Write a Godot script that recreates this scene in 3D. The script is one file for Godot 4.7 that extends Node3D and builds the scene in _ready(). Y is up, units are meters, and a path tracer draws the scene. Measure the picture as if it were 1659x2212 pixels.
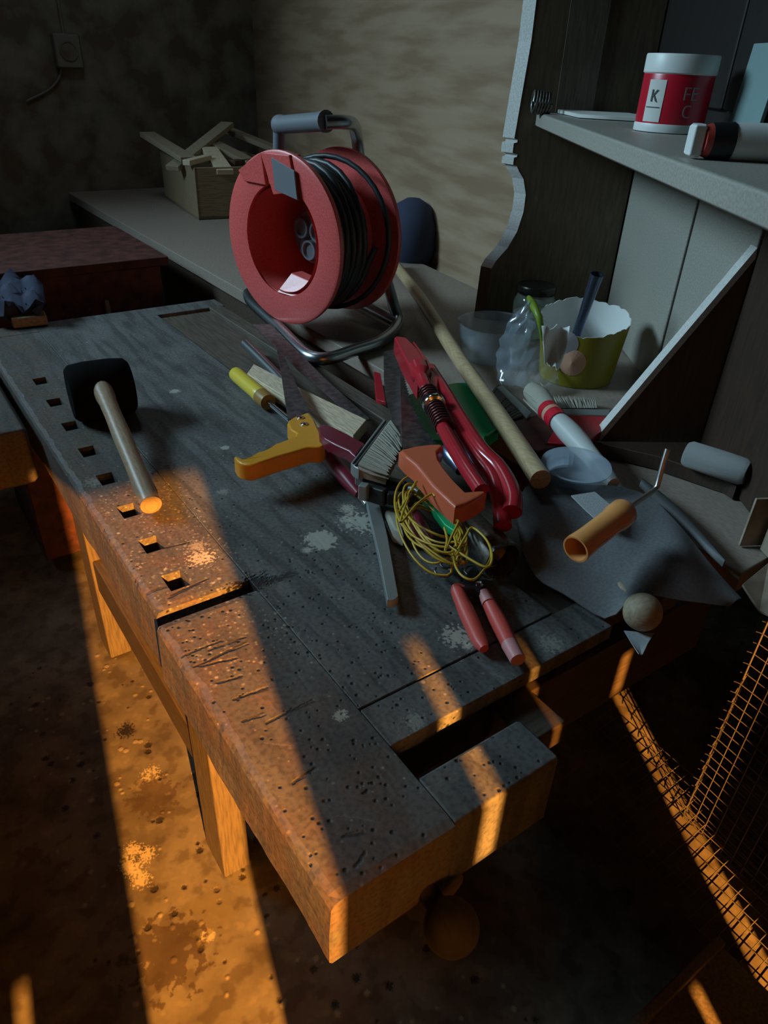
extends Node3D
# A dim workshop: an old joiner's bench with tools, lit by a bluish window and by lamp light through gaps in a plank door.

class Geo:
	var st := SurfaceTool.new()
	func _init() -> void:
		st.begin(Mesh.PRIMITIVE_TRIANGLES)
	func vert(p: Vector3, n: Vector3) -> void:
		var uv: Vector2
		if absf(n.y) > 0.7:
			uv = Vector2(p.x, p.z)
		elif absf(n.x) > absf(n.z):
			uv = Vector2(p.x + p.y - 0.85, p.z)
		else:
			uv = Vector2(p.x, p.z + 0.85 - p.y)
		st.set_normal(n)
		st.set_uv(uv)
		st.add_vertex(p)
	func tri_n(a: Vector3, b: Vector3, c: Vector3, na: Vector3, nb: Vector3, nc: Vector3) -> void:
		var g := (a - c).cross(a - b)
		if g.length_squared() < 1e-18:
			return
		if g.dot(na + nb + nc) < 0.0:
			vert(a, na); vert(c, nc); vert(b, nb)
		else:
			vert(a, na); vert(b, nb); vert(c, nc)
	func tri(a: Vector3, b: Vector3, c: Vector3, hint: Vector3) -> void:
		var g := (a - c).cross(a - b)
		if g.length_squared() < 1e-18:
			return
		g = g.normalized()
		if g.dot(hint) < 0.0:
			g = -g
		tri_n(a, b, c, g, g, g)
	func quad(a: Vector3, b: Vector3, c: Vector3, d: Vector3, hint: Vector3) -> void:
		tri(a, b, c, hint)
		tri(a, c, d, hint)
	func quad_n(a: Vector3, b: Vector3, c: Vector3, d: Vector3, na: Vector3, nb: Vector3, nc: Vector3, nd: Vector3) -> void:
		tri_n(a, b, c, na, nb, nc)
		tri_n(a, c, d, na, nc, nd)
	func box(c: Vector3, size: Vector3, bs := Basis.IDENTITY, bev := 0.002) -> Geo:
		var s := size * 0.5
		bev = minf(bev, minf(s.x, minf(s.y, s.z)) * 0.6)
		var P := func(sg: Vector3, k: int) -> Vector3:
			var q := sg * (s - Vector3.ONE * bev)
			q[k] = sg[k] * s[k]
			return c + bs * q
		var N := func(sg: Vector3, k: int) -> Vector3:
			var q := Vector3.ZERO
			q[k] = sg[k]
			return (bs * q).normalized()
		for k in 3:
			var i := (k + 1) % 3
			var j := (k + 2) % 3
			for a in [-1.0, 1.0]:
				var q := []
				for e in [[-1.0, -1.0], [1.0, -1.0], [1.0, 1.0], [-1.0, 1.0]]:
					var sg := Vector3.ZERO
					sg[k] = a; sg[i] = e[0]; sg[j] = e[1]
					q.append(P.call(sg, k))
				var h := Vector3.ZERO
				h[k] = a
				quad(q[0], q[1], q[2], q[3], bs * h)
				for b in [-1.0, 1.0]:
					var s0 := Vector3.ZERO
					s0[i] = a; s0[j] = b; s0[k] = -1.0
					var s1 := s0
					s1[k] = 1.0
					quad_n(P.call(s0, i), P.call(s1, i), P.call(s1, j), P.call(s0, j), N.call(s0, i), N.call(s1, i), N.call(s1, j), N.call(s0, j))
		for x in [-1.0, 1.0]:
			for y in [-1.0, 1.0]:
				for z in [-1.0, 1.0]:
					var sg := Vector3(x, y, z)
					tri_n(P.call(sg, 0), P.call(sg, 1), P.call(sg, 2), N.call(sg, 0), N.call(sg, 1), N.call(sg, 2))
		return self
	func bar(a: Vector3, b: Vector3, wide: float, thick: float, up := Vector3.UP, bev := 0.0015) -> Geo:  # a squared bar from a to b
		var z := (b - a).normalized()
		var x := up.cross(z).normalized()
		return box((a + b) * 0.5, Vector3(wide, thick, a.distance_to(b)), Basis(x, z.cross(x), z), bev)
	func tube(pts: Array, r, n := 12, caps := true, closed := false) -> Geo:
		var m := pts.size()
		var rings := []
		var nrm := []
		var x := Vector3.ZERO
		for i in m:
			var t: Vector3
			if closed:
				t = (pts[(i + 1) % m] - pts[(i - 1 + m) % m]).normalized()
			else:
				t = (pts[mini(i + 1, m - 1)] - pts[maxi(i - 1, 0)]).normalized()
			if x == Vector3.ZERO:
				x = t.cross(Vector3.UP if absf(t.y) < 0.9 else Vector3.RIGHT).normalized()
			x = (x - t * x.dot(t)).normalized()
			var y := t.cross(x)
			var rr: float = r[i] if r is Array else r
			var ring := []
			var ns := []
			for k in n:
				var d := x * cos(TAU * k / n) + y * sin(TAU * k / n)
				ring.append(pts[i] + d * rr)
				ns.append(d)
			rings.append(ring)
			nrm.append(ns)
		for i in (m if closed else m - 1):
			var j := (i + 1) % m
			for k in n:
				var l := (k + 1) % n
				quad_n(rings[i][k], rings[i][l], rings[j][l], rings[j][k], nrm[i][k], nrm[i][l], nrm[j][l], nrm[j][k])
		if caps and not closed:
			for e in [0, m - 1]:
				var out: Vector3 = pts[0] - pts[1] if e == 0 else pts[m - 1] - pts[m - 2]
				for k in n:
					tri(pts[e], rings[e][k], rings[e][(k + 1) % n], out)
		return self
	func lathe(xf: Transform3D, prof: Array, n := 32) -> Geo:  # prof: Vector2(radius, height), walked so that the outside is on the right hand going up
		for i in prof.size() - 1:
			var a: Vector2 = prof[i]
			var b: Vector2 = prof[i + 1]
			var d := b - a
			if d.length() < 1e-7:
				continue
			var nn := Vector2(d.y, -d.x).normalized()
			var n0 := nn
			var n1 := nn
			if i > 0:
				var p: Vector2 = a - prof[i - 1]
				var q := Vector2(p.y, -p.x).normalized()
				if q.dot(nn) > 0.75:
					n0 = (q + nn).normalized()
			if i < prof.size() - 2:
				var p2: Vector2 = prof[i + 2] - b
				var q2 := Vector2(p2.y, -p2.x).normalized()
				if q2.dot(nn) > 0.75:
					n1 = (q2 + nn).normalized()
			for k in n:
				var u := Vector2(cos(TAU * k / n), sin(TAU * k / n))
				var w := Vector2(cos(TAU * (k + 1) / n), sin(TAU * (k + 1) / n))
				quad_n(xf * Vector3(a.x * u.x, a.y, a.x * u.y), xf * Vector3(a.x * w.x, a.y, a.x * w.y), xf * Vector3(b.x * w.x, b.y, b.x * w.y), xf * Vector3(b.x * u.x, b.y, b.x * u.y),
					(xf.basis * Vector3(n0.x * u.x, n0.y, n0.x * u.y)).normalized(), (xf.basis * Vector3(n0.x * w.x, n0.y, n0.x * w.y)).normalized(), (xf.basis * Vector3(n1.x * w.x, n1.y, n1.x * w.y)).normalized(), (xf.basis * Vector3(n1.x * u.x, n1.y, n1.x * u.y)).normalized())
		return self
	func slab(top: Array, down: Vector3, bev := 0.0) -> Geo:  # a plate: its upper outline and the way through it
		var y := -down.normalized()
		var x := (Vector3.RIGHT - y * y.x).normalized() if absf(y.x) < 0.8 else (Vector3.FORWARD - y * y.z).normalized()
		var z := x.cross(y)
		var p2 := PackedVector2Array()
		for p in top:
			p2.append(Vector2(p.dot(x), p.dot(z)))
		var cw := Geometry2D.is_polygon_clockwise(p2)
		var m := top.size()
		var inn := []
		var side := []
		for i in m:
			var e0 := (p2[i] - p2[(i - 1 + m) % m]).normalized()
			var e1 := (p2[(i + 1) % m] - p2[i]).normalized()
			var o0 := Vector2(e0.y, -e0.x) * (-1.0 if cw else 1.0)
			var o1 := Vector2(e1.y, -e1.x) * (-1.0 if cw else 1.0)
			var o := (o0 + o1).normalized()
			inn.append(top[i] - (x * o.x + z * o.y) * bev)
			side.append((x * o.x + z * o.y))
		var mid := []
		var low := []
		for i in m:
			mid.append(top[i] + down.normalized() * bev)
			low.append(top[i] + down)
		var idx := Geometry2D.triangulate_polygon(p2)
		for t in range(0, idx.size(), 3):
			tri(inn[idx[t]], inn[idx[t + 1]], inn[idx[t + 2]], y)
			tri(low[idx[t]], low[idx[t + 1]], low[idx[t + 2]], -y)
		for i in m:
			var j := (i + 1) % m
			var d2 := p2[j] - p2[i]
			var o := Vector2(d2.y, -d2.x).normalized() * (-1.0 if cw else 1.0)
			var h := x * o.x + z * o.y
			if bev > 0.0:
				var ni: Vector3 = h if h.dot(side[i]) < 0.75 else side[i]
				var nj: Vector3 = h if h.dot(side[j]) < 0.75 else side[j]
				quad_n(inn[i], inn[j], mid[j], mid[i], y, y, nj, ni)
				quad_n(mid[i], mid[j], low[j], low[i], ni, nj, nj, ni)
			else:
				quad(top[i], top[j], low[j], low[i], h)
		return self
	func sheet(rows: Array, thick: float, up := Vector3.UP) -> Geo:  # a thin curved sheet through a grid of points
		var nr := rows.size()
		var nc: int = rows[0].size()
		var nn := []
		for i in nr:
			var l := []
			for j in nc:
				var a: Vector3 = rows[mini(i + 1, nr - 1)][j] - rows[maxi(i - 1, 0)][j]
				var b: Vector3 = rows[i][mini(j + 1, nc - 1)] - rows[i][maxi(j - 1, 0)]
				var g := a.cross(b).normalized()
				l.append(g if g.dot(up) > 0.0 else -g)
			nn.append(l)
		for i in nr - 1:
			for j in nc - 1:
				var q := [[i, j], [i, j + 1], [i + 1, j + 1], [i + 1, j]]
				var t := []
				var n := []
				for e in q:
					t.append(rows[e[0]][e[1]])
					n.append(nn[e[0]][e[1]])
				quad_n(t[0], t[1], t[2], t[3], n[0], n[1], n[2], n[3])
				quad_n(t[0] - n[0] * thick, t[1] - n[1] * thick, t[2] - n[2] * thick, t[3] - n[3] * thick, -n[0], -n[1], -n[2], -n[3])
		var rim := []
		for j in nc: rim.append([0, j])
		for i in range(1, nr): rim.append([i, nc - 1])
		for j in range(nc - 2, -1, -1): rim.append([nr - 1, j])
		for i in range(nr - 2, 0, -1): rim.append([i, 0])
		var mid := Vector3.ZERO
		for e in rim: mid += rows[e[0]][e[1]] / rim.size()
		for k in rim.size():
			var e = rim[k]
			var f = rim[(k + 1) % rim.size()]
			var a: Vector3 = rows[e[0]][e[1]]
			var b: Vector3 = rows[f[0]][f[1]]
			quad(a, b, b - nn[f[0]][f[1]] * thick, a - nn[e[0]][e[1]] * thick, (a + b) * 0.5 - mid)
		return self

# ---------------------------------------------------------------- naming, tagging, building
var taken := {}
func numbered(called: String) -> String:
	var k: int = taken.get(called, 0)
	taken[called] = k + 1
	return called if k == 0 else "%s_%03d" % [called, k]

func tag(o: Node3D, label: String, category: String, group := "") -> Node3D:
	o.set_meta("label", label)
	o.set_meta("category", category)
	if group != "":
		o.set_meta("group", group)
	return o

func thing(called: String, label: String, category: String, at: Vector3, group := "") -> Node3D:
	var o := Node3D.new()
	o.name = numbered(called)
	add_child(o)
	o.position = at
	return tag(o, label, category, group)

func part(root: Node3D, called: String, g: Geo, m: Material, label := "") -> MeshInstance3D:  # the shape is given where it stands in the room
	var o := MeshInstance3D.new()
	o.name = called
	o.mesh = g.st.commit()
	o.material_override = m
	root.add_child(o, true)
	o.transform = root.global_transform.affine_inverse()
	if label != "":
		o.set_meta("label", label)
	return o

func whole(called: String, g: Geo, m: Material, label: String, category: String, group := "") -> MeshInstance3D:
	var o := part(self, numbered(called), g, m)
	tag(o, label, category, group)
	return o

func struct(called: String, g: Geo, m: Material) -> MeshInstance3D:
	var o := part(self, called, g, m)
	o.set_meta("kind", "structure")
	return o

func stuff(o: Node3D) -> void:
	o.set_meta("kind", "stuff")

func smooth(p: Array, per := 6, closed := false) -> Array:
	var out := []
	var m := p.size()
	for i in (m if closed else m - 1):
		for k in per:
			var q: Array
			if closed:
				q = [p[(i - 1 + m) % m], p[i], p[(i + 1) % m], p[(i + 2) % m]]
			else:
				q = [p[maxi(i - 1, 0)], p[i], p[i + 1], p[mini(i + 2, m - 1)]]
			out.append(q[1].cubic_interpolate(q[2], q[0], q[3], float(k) / per))
	if not closed:
		out.append(p[m - 1])
	return out

func resample(p: Array, n: int) -> Array:  # n points at even steps along a smoothed path
	var c := Curve3D.new()
	for q in smooth(p, 8):
		c.add_point(q)
	var out := []
	for i in n:
		out.append(c.sample_baked(c.get_baked_length() * i / (n - 1.0)))
	return out

func ellipse(c: Vector3, a: Vector3, b: Vector3, n := 32) -> Array:
	var out := []
	for k in n:
		out.append(c + a * cos(TAU * k / n) + b * sin(TAU * k / n))
	return out

func along(a: Vector3, b: Vector3) -> Transform3D:  # a frame at a whose y axis points at b
	var y := (b - a).normalized()
	var x := y.cross(Vector3.UP if absf(y.y) < 0.9 else Vector3.RIGHT).normalized()
	return Transform3D(Basis(x, y, x.cross(y)), a)

# ---------------------------------------------------------------- materials
var M := {}
var T := {}
func lin(r: float, g: float, b: float, a := 1.0) -> Color:
	var c := Color(r, g, b).linear_to_srgb()
	c.a = a
	return c

func noise_image(w: int, h: int, seed_: int, freq: float, oct: int, stops: Array, cols: Array, seamless := true) -> Image:
	var f := FastNoiseLite.new()
	f.seed = seed_
	f.noise_type = FastNoiseLite.TYPE_SIMPLEX_SMOOTH
	f.frequency = freq
	f.fractal_octaves = oct
	var t := NoiseTexture2D.new()
	t.width = w
	t.height = h
	t.seamless = seamless
	t.generate_mipmaps = false
	var g := Gradient.new()
	g.offsets = PackedFloat32Array(stops)
	g.colors = PackedColorArray(cols)
	t.color_ramp = g
	t.noise = f
	await t.changed
	var im := t.get_image()
	while im == null:
		await get_tree().process_frame
		im = t.get_image()
	im.convert(Image.FORMAT_RGBA8)
	return im

func grey(v: float, a := 1.0) -> Color:
	return Color(v, v, v, a)

func solid(im: Image) -> ImageTexture:
	im.convert(Image.FORMAT_RGB8)
	return ImageTexture.create_from_image(im)

func mat(called: String, col: Color, rough: float, tex := "", scale := Vector3.ONE * 4.0, bump := "", height := 0.1, metal := 0.0) -> StandardMaterial3D:
	var m := StandardMaterial3D.new()
	m.resource_name = called
	m.albedo_color = col
	m.roughness = rough
	m.metallic = metal
	if tex != "" or bump != "":
		m.uv1_triplanar = true
		m.uv1_scale = scale
	if tex != "":
		m.albedo_texture = T[tex]
	if bump != "":
		m.heightmap_enabled = true
		m.heightmap_texture = T[bump]
		m.heightmap_scale = height
	M[called] = m
	return m

func spot(im: Image, c: Vector2, r: float, col: Color, rough := 0.0, seed_ := 0, squash := Vector2.ONE) -> void:  # a blot in an image, with a ragged rim
	var f := FastNoiseLite.new()
	f.seed = seed_
	f.frequency = 2.2
	f.fractal_octaves = 4
	var ext := r * (1.0 + rough) + 1.0
	for y in range(maxi(0, int(c.y - ext)), mini(im.get_height(), int(c.y + ext) + 2)):
		for x in range(maxi(0, int(c.x - ext)), mini(im.get_width(), int(c.x + ext) + 2)):
			var d := (Vector2(x, y) - c) / squash / r
			var l := d.length() + rough * f.get_noise_2d(d.x + c.x, d.y + c.y) * 1.6
			var a := clampf((1.0 - l) * r * 0.7 + 0.5, 0.0, 1.0) * col.a
			if a > 0.0:
				var o := im.get_pixel(x, y)
				im.set_pixel(x, y, o.lerp(Color(col, 1.0), a))

func stroke(im: Image, a: Vector2, b: Vector2, wide: float, col: Color, wob := 0.0, rng: RandomNumberGenerator = null) -> void:
	var n := int(a.distance_to(b)) + 1
	var off := 0.0
	for i in n + 1:
		if rng:
			off = clampf(off + rng.randf_range(-wob, wob), -4.0, 4.0)
		var p := a.lerp(b, float(i) / n) + (b - a).normalized().orthogonal() * off
		var h := int(wide * 0.5)
		for y in range(int(p.y) - h, int(p.y) + h + 1):
			for x in range(int(p.x) - h, int(p.x) + h + 1):
				if x >= 0 and y >= 0 and x < im.get_width() and y < im.get_height():
					im.set_pixel(x, y, im.get_pixel(x, y).lerp(Color(col, 1.0), col.a))

# the bench top's own picture: x from -0.02 to 0.80, z from -1.75 to -0.11
const BX := -0.02
const BZ := -1.75
const BW := 0.82
const BL := 1.64
func bpx(p: Vector3) -> Vector2:
	return Vector2((p.x - BX) / BW * 1024.0, (p.z - BZ) / BL * 2048.0)

func bench_pictures() -> void:
	var rng := RandomNumberGenerator.new()
	rng.seed = 71
	var im: Image = await noise_image(1024, 2048, 5, 0.006, 5, [0.25, 0.5, 0.75], [lin(0.1, 0.1, 0.097), lin(0.12, 0.12, 0.117), lin(0.142, 0.142, 0.137)], false)
	var gr: Image = await noise_image(1024, 256, 9, 0.03, 5, [0.3, 0.5, 0.72], [Color(0.12, 0.11, 0.1, 0.3), Color(0.2, 0.2, 0.2, 0.0), Color(0.45, 0.43, 0.4, 0.12)], false)
	gr.resize(1024, 2048, Image.INTERPOLATE_CUBIC)
	im.blend_rect(gr, Rect2i(0, 0, 1024, 2048), Vector2i.ZERO)
	# the worn front edge is bare brown wood
	var wear: Image = await noise_image(260, 2048, 13, 0.012, 5, [0.3, 0.65], [Color(0.38, 0.31, 0.27, 0.8), Color(0.33, 0.29, 0.26, 0.4)], false)
	for x in range(190, 260):
		for y in 2048:
			var c := wear.get_pixel(x, y)
			c.a *= (260.0 - x) / 70.0
			wear.set_pixel(x, y, c)
	im.blend_rect(wear, Rect2i(0, 0, 260, 2048), Vector2i(100, 0))
	var fine: Image = await noise_image(1024, 2048, 21, 0.12, 3, [0.3, 0.5, 0.7], [Color(0, 0, 0, 0.16), Color(0.3, 0.3, 0.3, 0.0), Color(0.8, 0.78, 0.72, 0.05)], false)
	im.blend_rect(fine, Rect2i(0, 0, 1024, 2048), Vector2i.ZERO)
	var ht: Image = await noise_image(1024, 2048, 31, 0.09, 4, [0.2, 0.8], [grey(0.68), grey(0.76)], false)
	var gh: Image = await noise_image(1024, 256, 33, 0.05, 4, [0.25, 0.45, 0.8], [Color(0.45, 0.45, 0.45, 0.4), Color(0.7, 0.7, 0.7, 0.0), Color(1, 1, 1, 0.1)], false)
	gh.resize(1024, 2048, Image.INTERPOLATE_CUBIC)
	ht.blend_rect(gh, Rect2i(0, 0, 1024, 2048), Vector2i.ZERO)
	# pale paint specks, thick near the vise
	for i in 1500:
		var c := Vector2(rng.randf_range(190, 700), rng.randf_range(300, 1890))
		if rng.randf() < 0.45:
			c = Vector2(rng.randf_range(220, 360), rng.randf_range(1050, 1600))
		spot(im, c, rng.randf_range(0.7, 1.8) * (1.6 if rng.randf() < 0.06 else 1.0), Color(0.72, 0.68, 0.6, rng.randf_range(0.25, 0.8)))
	# worm and nail holes
	for i in 480:
		var c := Vector2(rng.randf_range(200, 700), rng.randf_range(1050, 1890))
		if rng.randf() < 0.5:
			c = Vector2(rng.randf_range(210, 480), rng.randf_range(1420, 1890))
		var r := rng.randf_range(0.8, 2.0)
		spot(im, c, r, Color(0.07, 0.06, 0.05, 0.8))
		spot(ht, c, r, grey(0.0))
	# cross cuts in the worn edge
	for i in 16:
		var z := rng.randf_range(1150, 1880)
		var x := rng.randf_range(208, 250)
		var b := Vector2(x + rng.randf_range(15, 75), z + rng.randf_range(-12, 12))
		stroke(ht, Vector2(x, z), b, 3.0 if rng.randf() < 0.4 else 2.0, grey(0.3, 0.8), 0.5, rng)
		stroke(im, Vector2(x, z), b, 2.0, Color(0.14, 0.11, 0.09, 0.3), 0.0, null)
	for i in 50:  # fine pale scratches
		var a := Vector2(rng.randf_range(250, 680), rng.randf_range(700, 1880))
		stroke(im, a, a + Vector2(rng.randf_range(-40, 40), rng.randf_range(-30, 30)), 1.0, Color(0.6, 0.58, 0.53, 0.35), 0.6, rng)
	# splashes of dried paint
	var pale := Color(0.72, 0.71, 0.66, 0.8)
	spot(im, bpx(Vector3(0.366, 0.85, -0.6299)), 26, pale, 0.35, 3, Vector2(0.9, 1.0))
	spot(im, bpx(Vector3(0.3407, 0.85, -0.6199)), 7, pale, 0.6, 4)
	spot(im, bpx(Vector3(0.4283, 0.85, -0.6385)), 24, pale, 0.9, 5)
	spot(im, bpx(Vector3(0.4337, 0.85, -0.6748)), 12, pale, 0.8, 6)
	spot(im, bpx(Vector3(0.4166, 0.85, -0.6534)), 9, pale, 0.9, 12)
	spot(im, bpx(Vector3(0.3954, 0.85, -0.4032)), 17, pale, 0.9, 7)
	spot(im, bpx(Vector3(0.3974, 0.85, -0.3871)), 7, pale, 0.6, 8)
	spot(im, bpx(Vector3(0.2388, 0.85, -0.3787)), 8, pale, 0.5, 9)
	spot(im, bpx(Vector3(0.2911, 0.85, -0.3366)), 11, Color(pale, 0.45), 0.7, 10)
	spot(im, bpx(Vector3(0.3828, 0.85, -1.1614)), 11, pale, 0.5, 11)
	spot(im, bpx(Vector3(0.368, 0.85, -0.9179)), 8, pale, 0.5, 14)
	spot(im, bpx(Vector3(0.3115, 0.85, -0.7993)), 9, Color(pale, 0.5), 0.7, 15)
	spot(im, bpx(Vector3(0.228, 0.85, -0.6708)), 16, Color(0.85, 0.78, 0.66, 0.8), 1.0, 16)
	spot(im, bpx(Vector3(0.2326, 0.85, -0.6959)), 12, Color(0.85, 0.78, 0.66, 0.5), 1.1, 17)
	spot(im, bpx(Vector3(0.175, 0.85, -0.9138)), 14, Color(pale, 0.45), 1.1, 18)
	spot(im, bpx(Vector3(0.4722, 0.85, -0.342)), 13, Color(pale, 0.4), 1.0, 19)
	# the splintered notch by the vise gap
	spot(im, bpx(Vector3(0.2541, 0.85, -0.5952)), 22, Color(0.05, 0.05, 0.045, 0.85), 0.8, 22, Vector2(1.3, 0.7))
	spot(ht, bpx(Vector3(0.2541, 0.85, -0.5952)), 20, grey(0.1), 0.8, 22, Vector2(1.3, 0.7))
	spot(im, bpx(Vector3(0.2851, 0.85, -0.5878)), 14, Color(0.05, 0.05, 0.045, 0.7), 1.0, 23, Vector2(1.8, 0.5))
	T["bench"] = solid(im)
	T["bench_h"] = solid(ht)
	var m := StandardMaterial3D.new()
	m.resource_name = "old bench wood"
	m.albedo_texture = T["bench"]
	m.roughness = 0.62
	m.heightmap_enabled = true
	m.heightmap_texture = T["bench_h"]
	m.heightmap_scale = 0.16
	m.uv1_scale = Vector3(1.0 / BW, 1.0 / BL, 1)
	m.uv1_offset = Vector3(-BX / BW, -BZ / BL, 0)
	M["bench"] = m

# the floor's picture: x from -0.7 to 1.5, z from -2.6 to 0.4
func fpx(p: Vector3) -> Vector2:
	return Vector2((p.x + 0.7) / 2.2 * 1100.0, (p.z + 2.6) / 3.0 * 1500.0)

func floor_pictures() -> void:
	var rng := RandomNumberGenerator.new()
	rng.seed = 5
	var im: Image = await noise_image(1100, 1500, 55, 0.01, 5, [0.25, 0.5, 0.75], [lin(0.095, 0.078, 0.055), lin(0.135, 0.112, 0.08), lin(0.175, 0.15, 0.11)], false)
	var st: Image = await noise_image(1100, 1500, 57, 0.03, 4, [0.3, 0.48, 0.62, 0.8], [Color(0.2, 0.15, 0.1, 0.35), Color(0.3, 0.3, 0.3, 0.0), Color(0.3, 0.3, 0.3, 0.0), Color(0.6, 0.55, 0.45, 0.25)], false)
	im.blend_rect(st, Rect2i(0, 0, 1100, 1500), Vector2i.ZERO)
	var ht: Image = await noise_image(1100, 1500, 59, 0.06, 5, [0.2, 0.8], [grey(0.5), grey(0.62)], false)
	for i in 420:
		var c := Vector2(rng.randf_range(340, 640), rng.randf_range(500, 1500))
		var r := rng.randf_range(0.8, 3.0)
		if rng.randf() < 0.6:
			spot(im, c, r, Color(0.66, 0.6, 0.48, 0.6), 0.4, i)
			spot(ht, c, r, grey(1.0))
		else:
			spot(im, c, r * 1.3, Color(0.12, 0.09, 0.07, 0.8), 0.6, i)
			spot(ht, c, r * 1.3, grey(0.0))
	var pale := Color(0.72, 0.67, 0.54, 0.85)
	for p in [Vector3(0.1009, 0, -0.9084), Vector3(0.1059, 0, -0.8828), Vector3(0.1309, 0, -0.929), Vector3(0.0934, 0, -0.9271), Vector3(0.1113, 0, -0.9538)]:
		spot(im, fpx(p), 7.0, pale, 0.9, int(p.x * 9000))
	spot(im, fpx(Vector3(0.1702, 0, -0.7154)), 6.0, pale, 0.3, 3)
	spot(im, fpx(Vector3(0.2032, 0, -1.1076)), 8.0, pale, 1.0, 4)
	spot(im, fpx(Vector3(0.1952, 0, -1.2578)), 8.0, Color(0.06, 0.04, 0.03, 0.9), 0.9, 6)
	spot(im, fpx(Vector3(0.197, 0, -0.7527)), 22.0, Color(0.42, 0.38, 0.28, 0.6), 0.4, 7)
	spot(im, fpx(Vector3(0.188, 0, -1.05)), 22.0, Color(0.25, 0.18, 0.12, 0.5), 0.6, 8)
	spot(im, fpx(Vector3(0.0979, 0, -0.7255)), 30.0, Color(0.2, 0.14, 0.1, 0.55), 0.7, 9)
	T["floor"] = solid(im)
	T["floor_h"] = solid(ht)
	var m := StandardMaterial3D.new()
	m.resource_name = "stained concrete"
	m.albedo_texture = T["floor"]
	m.roughness = 0.8
	m.heightmap_enabled = true
	m.heightmap_texture = T["floor_h"]
	m.heightmap_scale = 0.3
	m.uv1_scale = Vector3(1.0 / 2.2, 1.0 / 3.0, 1)
	m.uv1_offset = Vector3(0.7 / 2.2, 2.6 / 3.0, 0)
	M["floor"] = m

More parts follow.
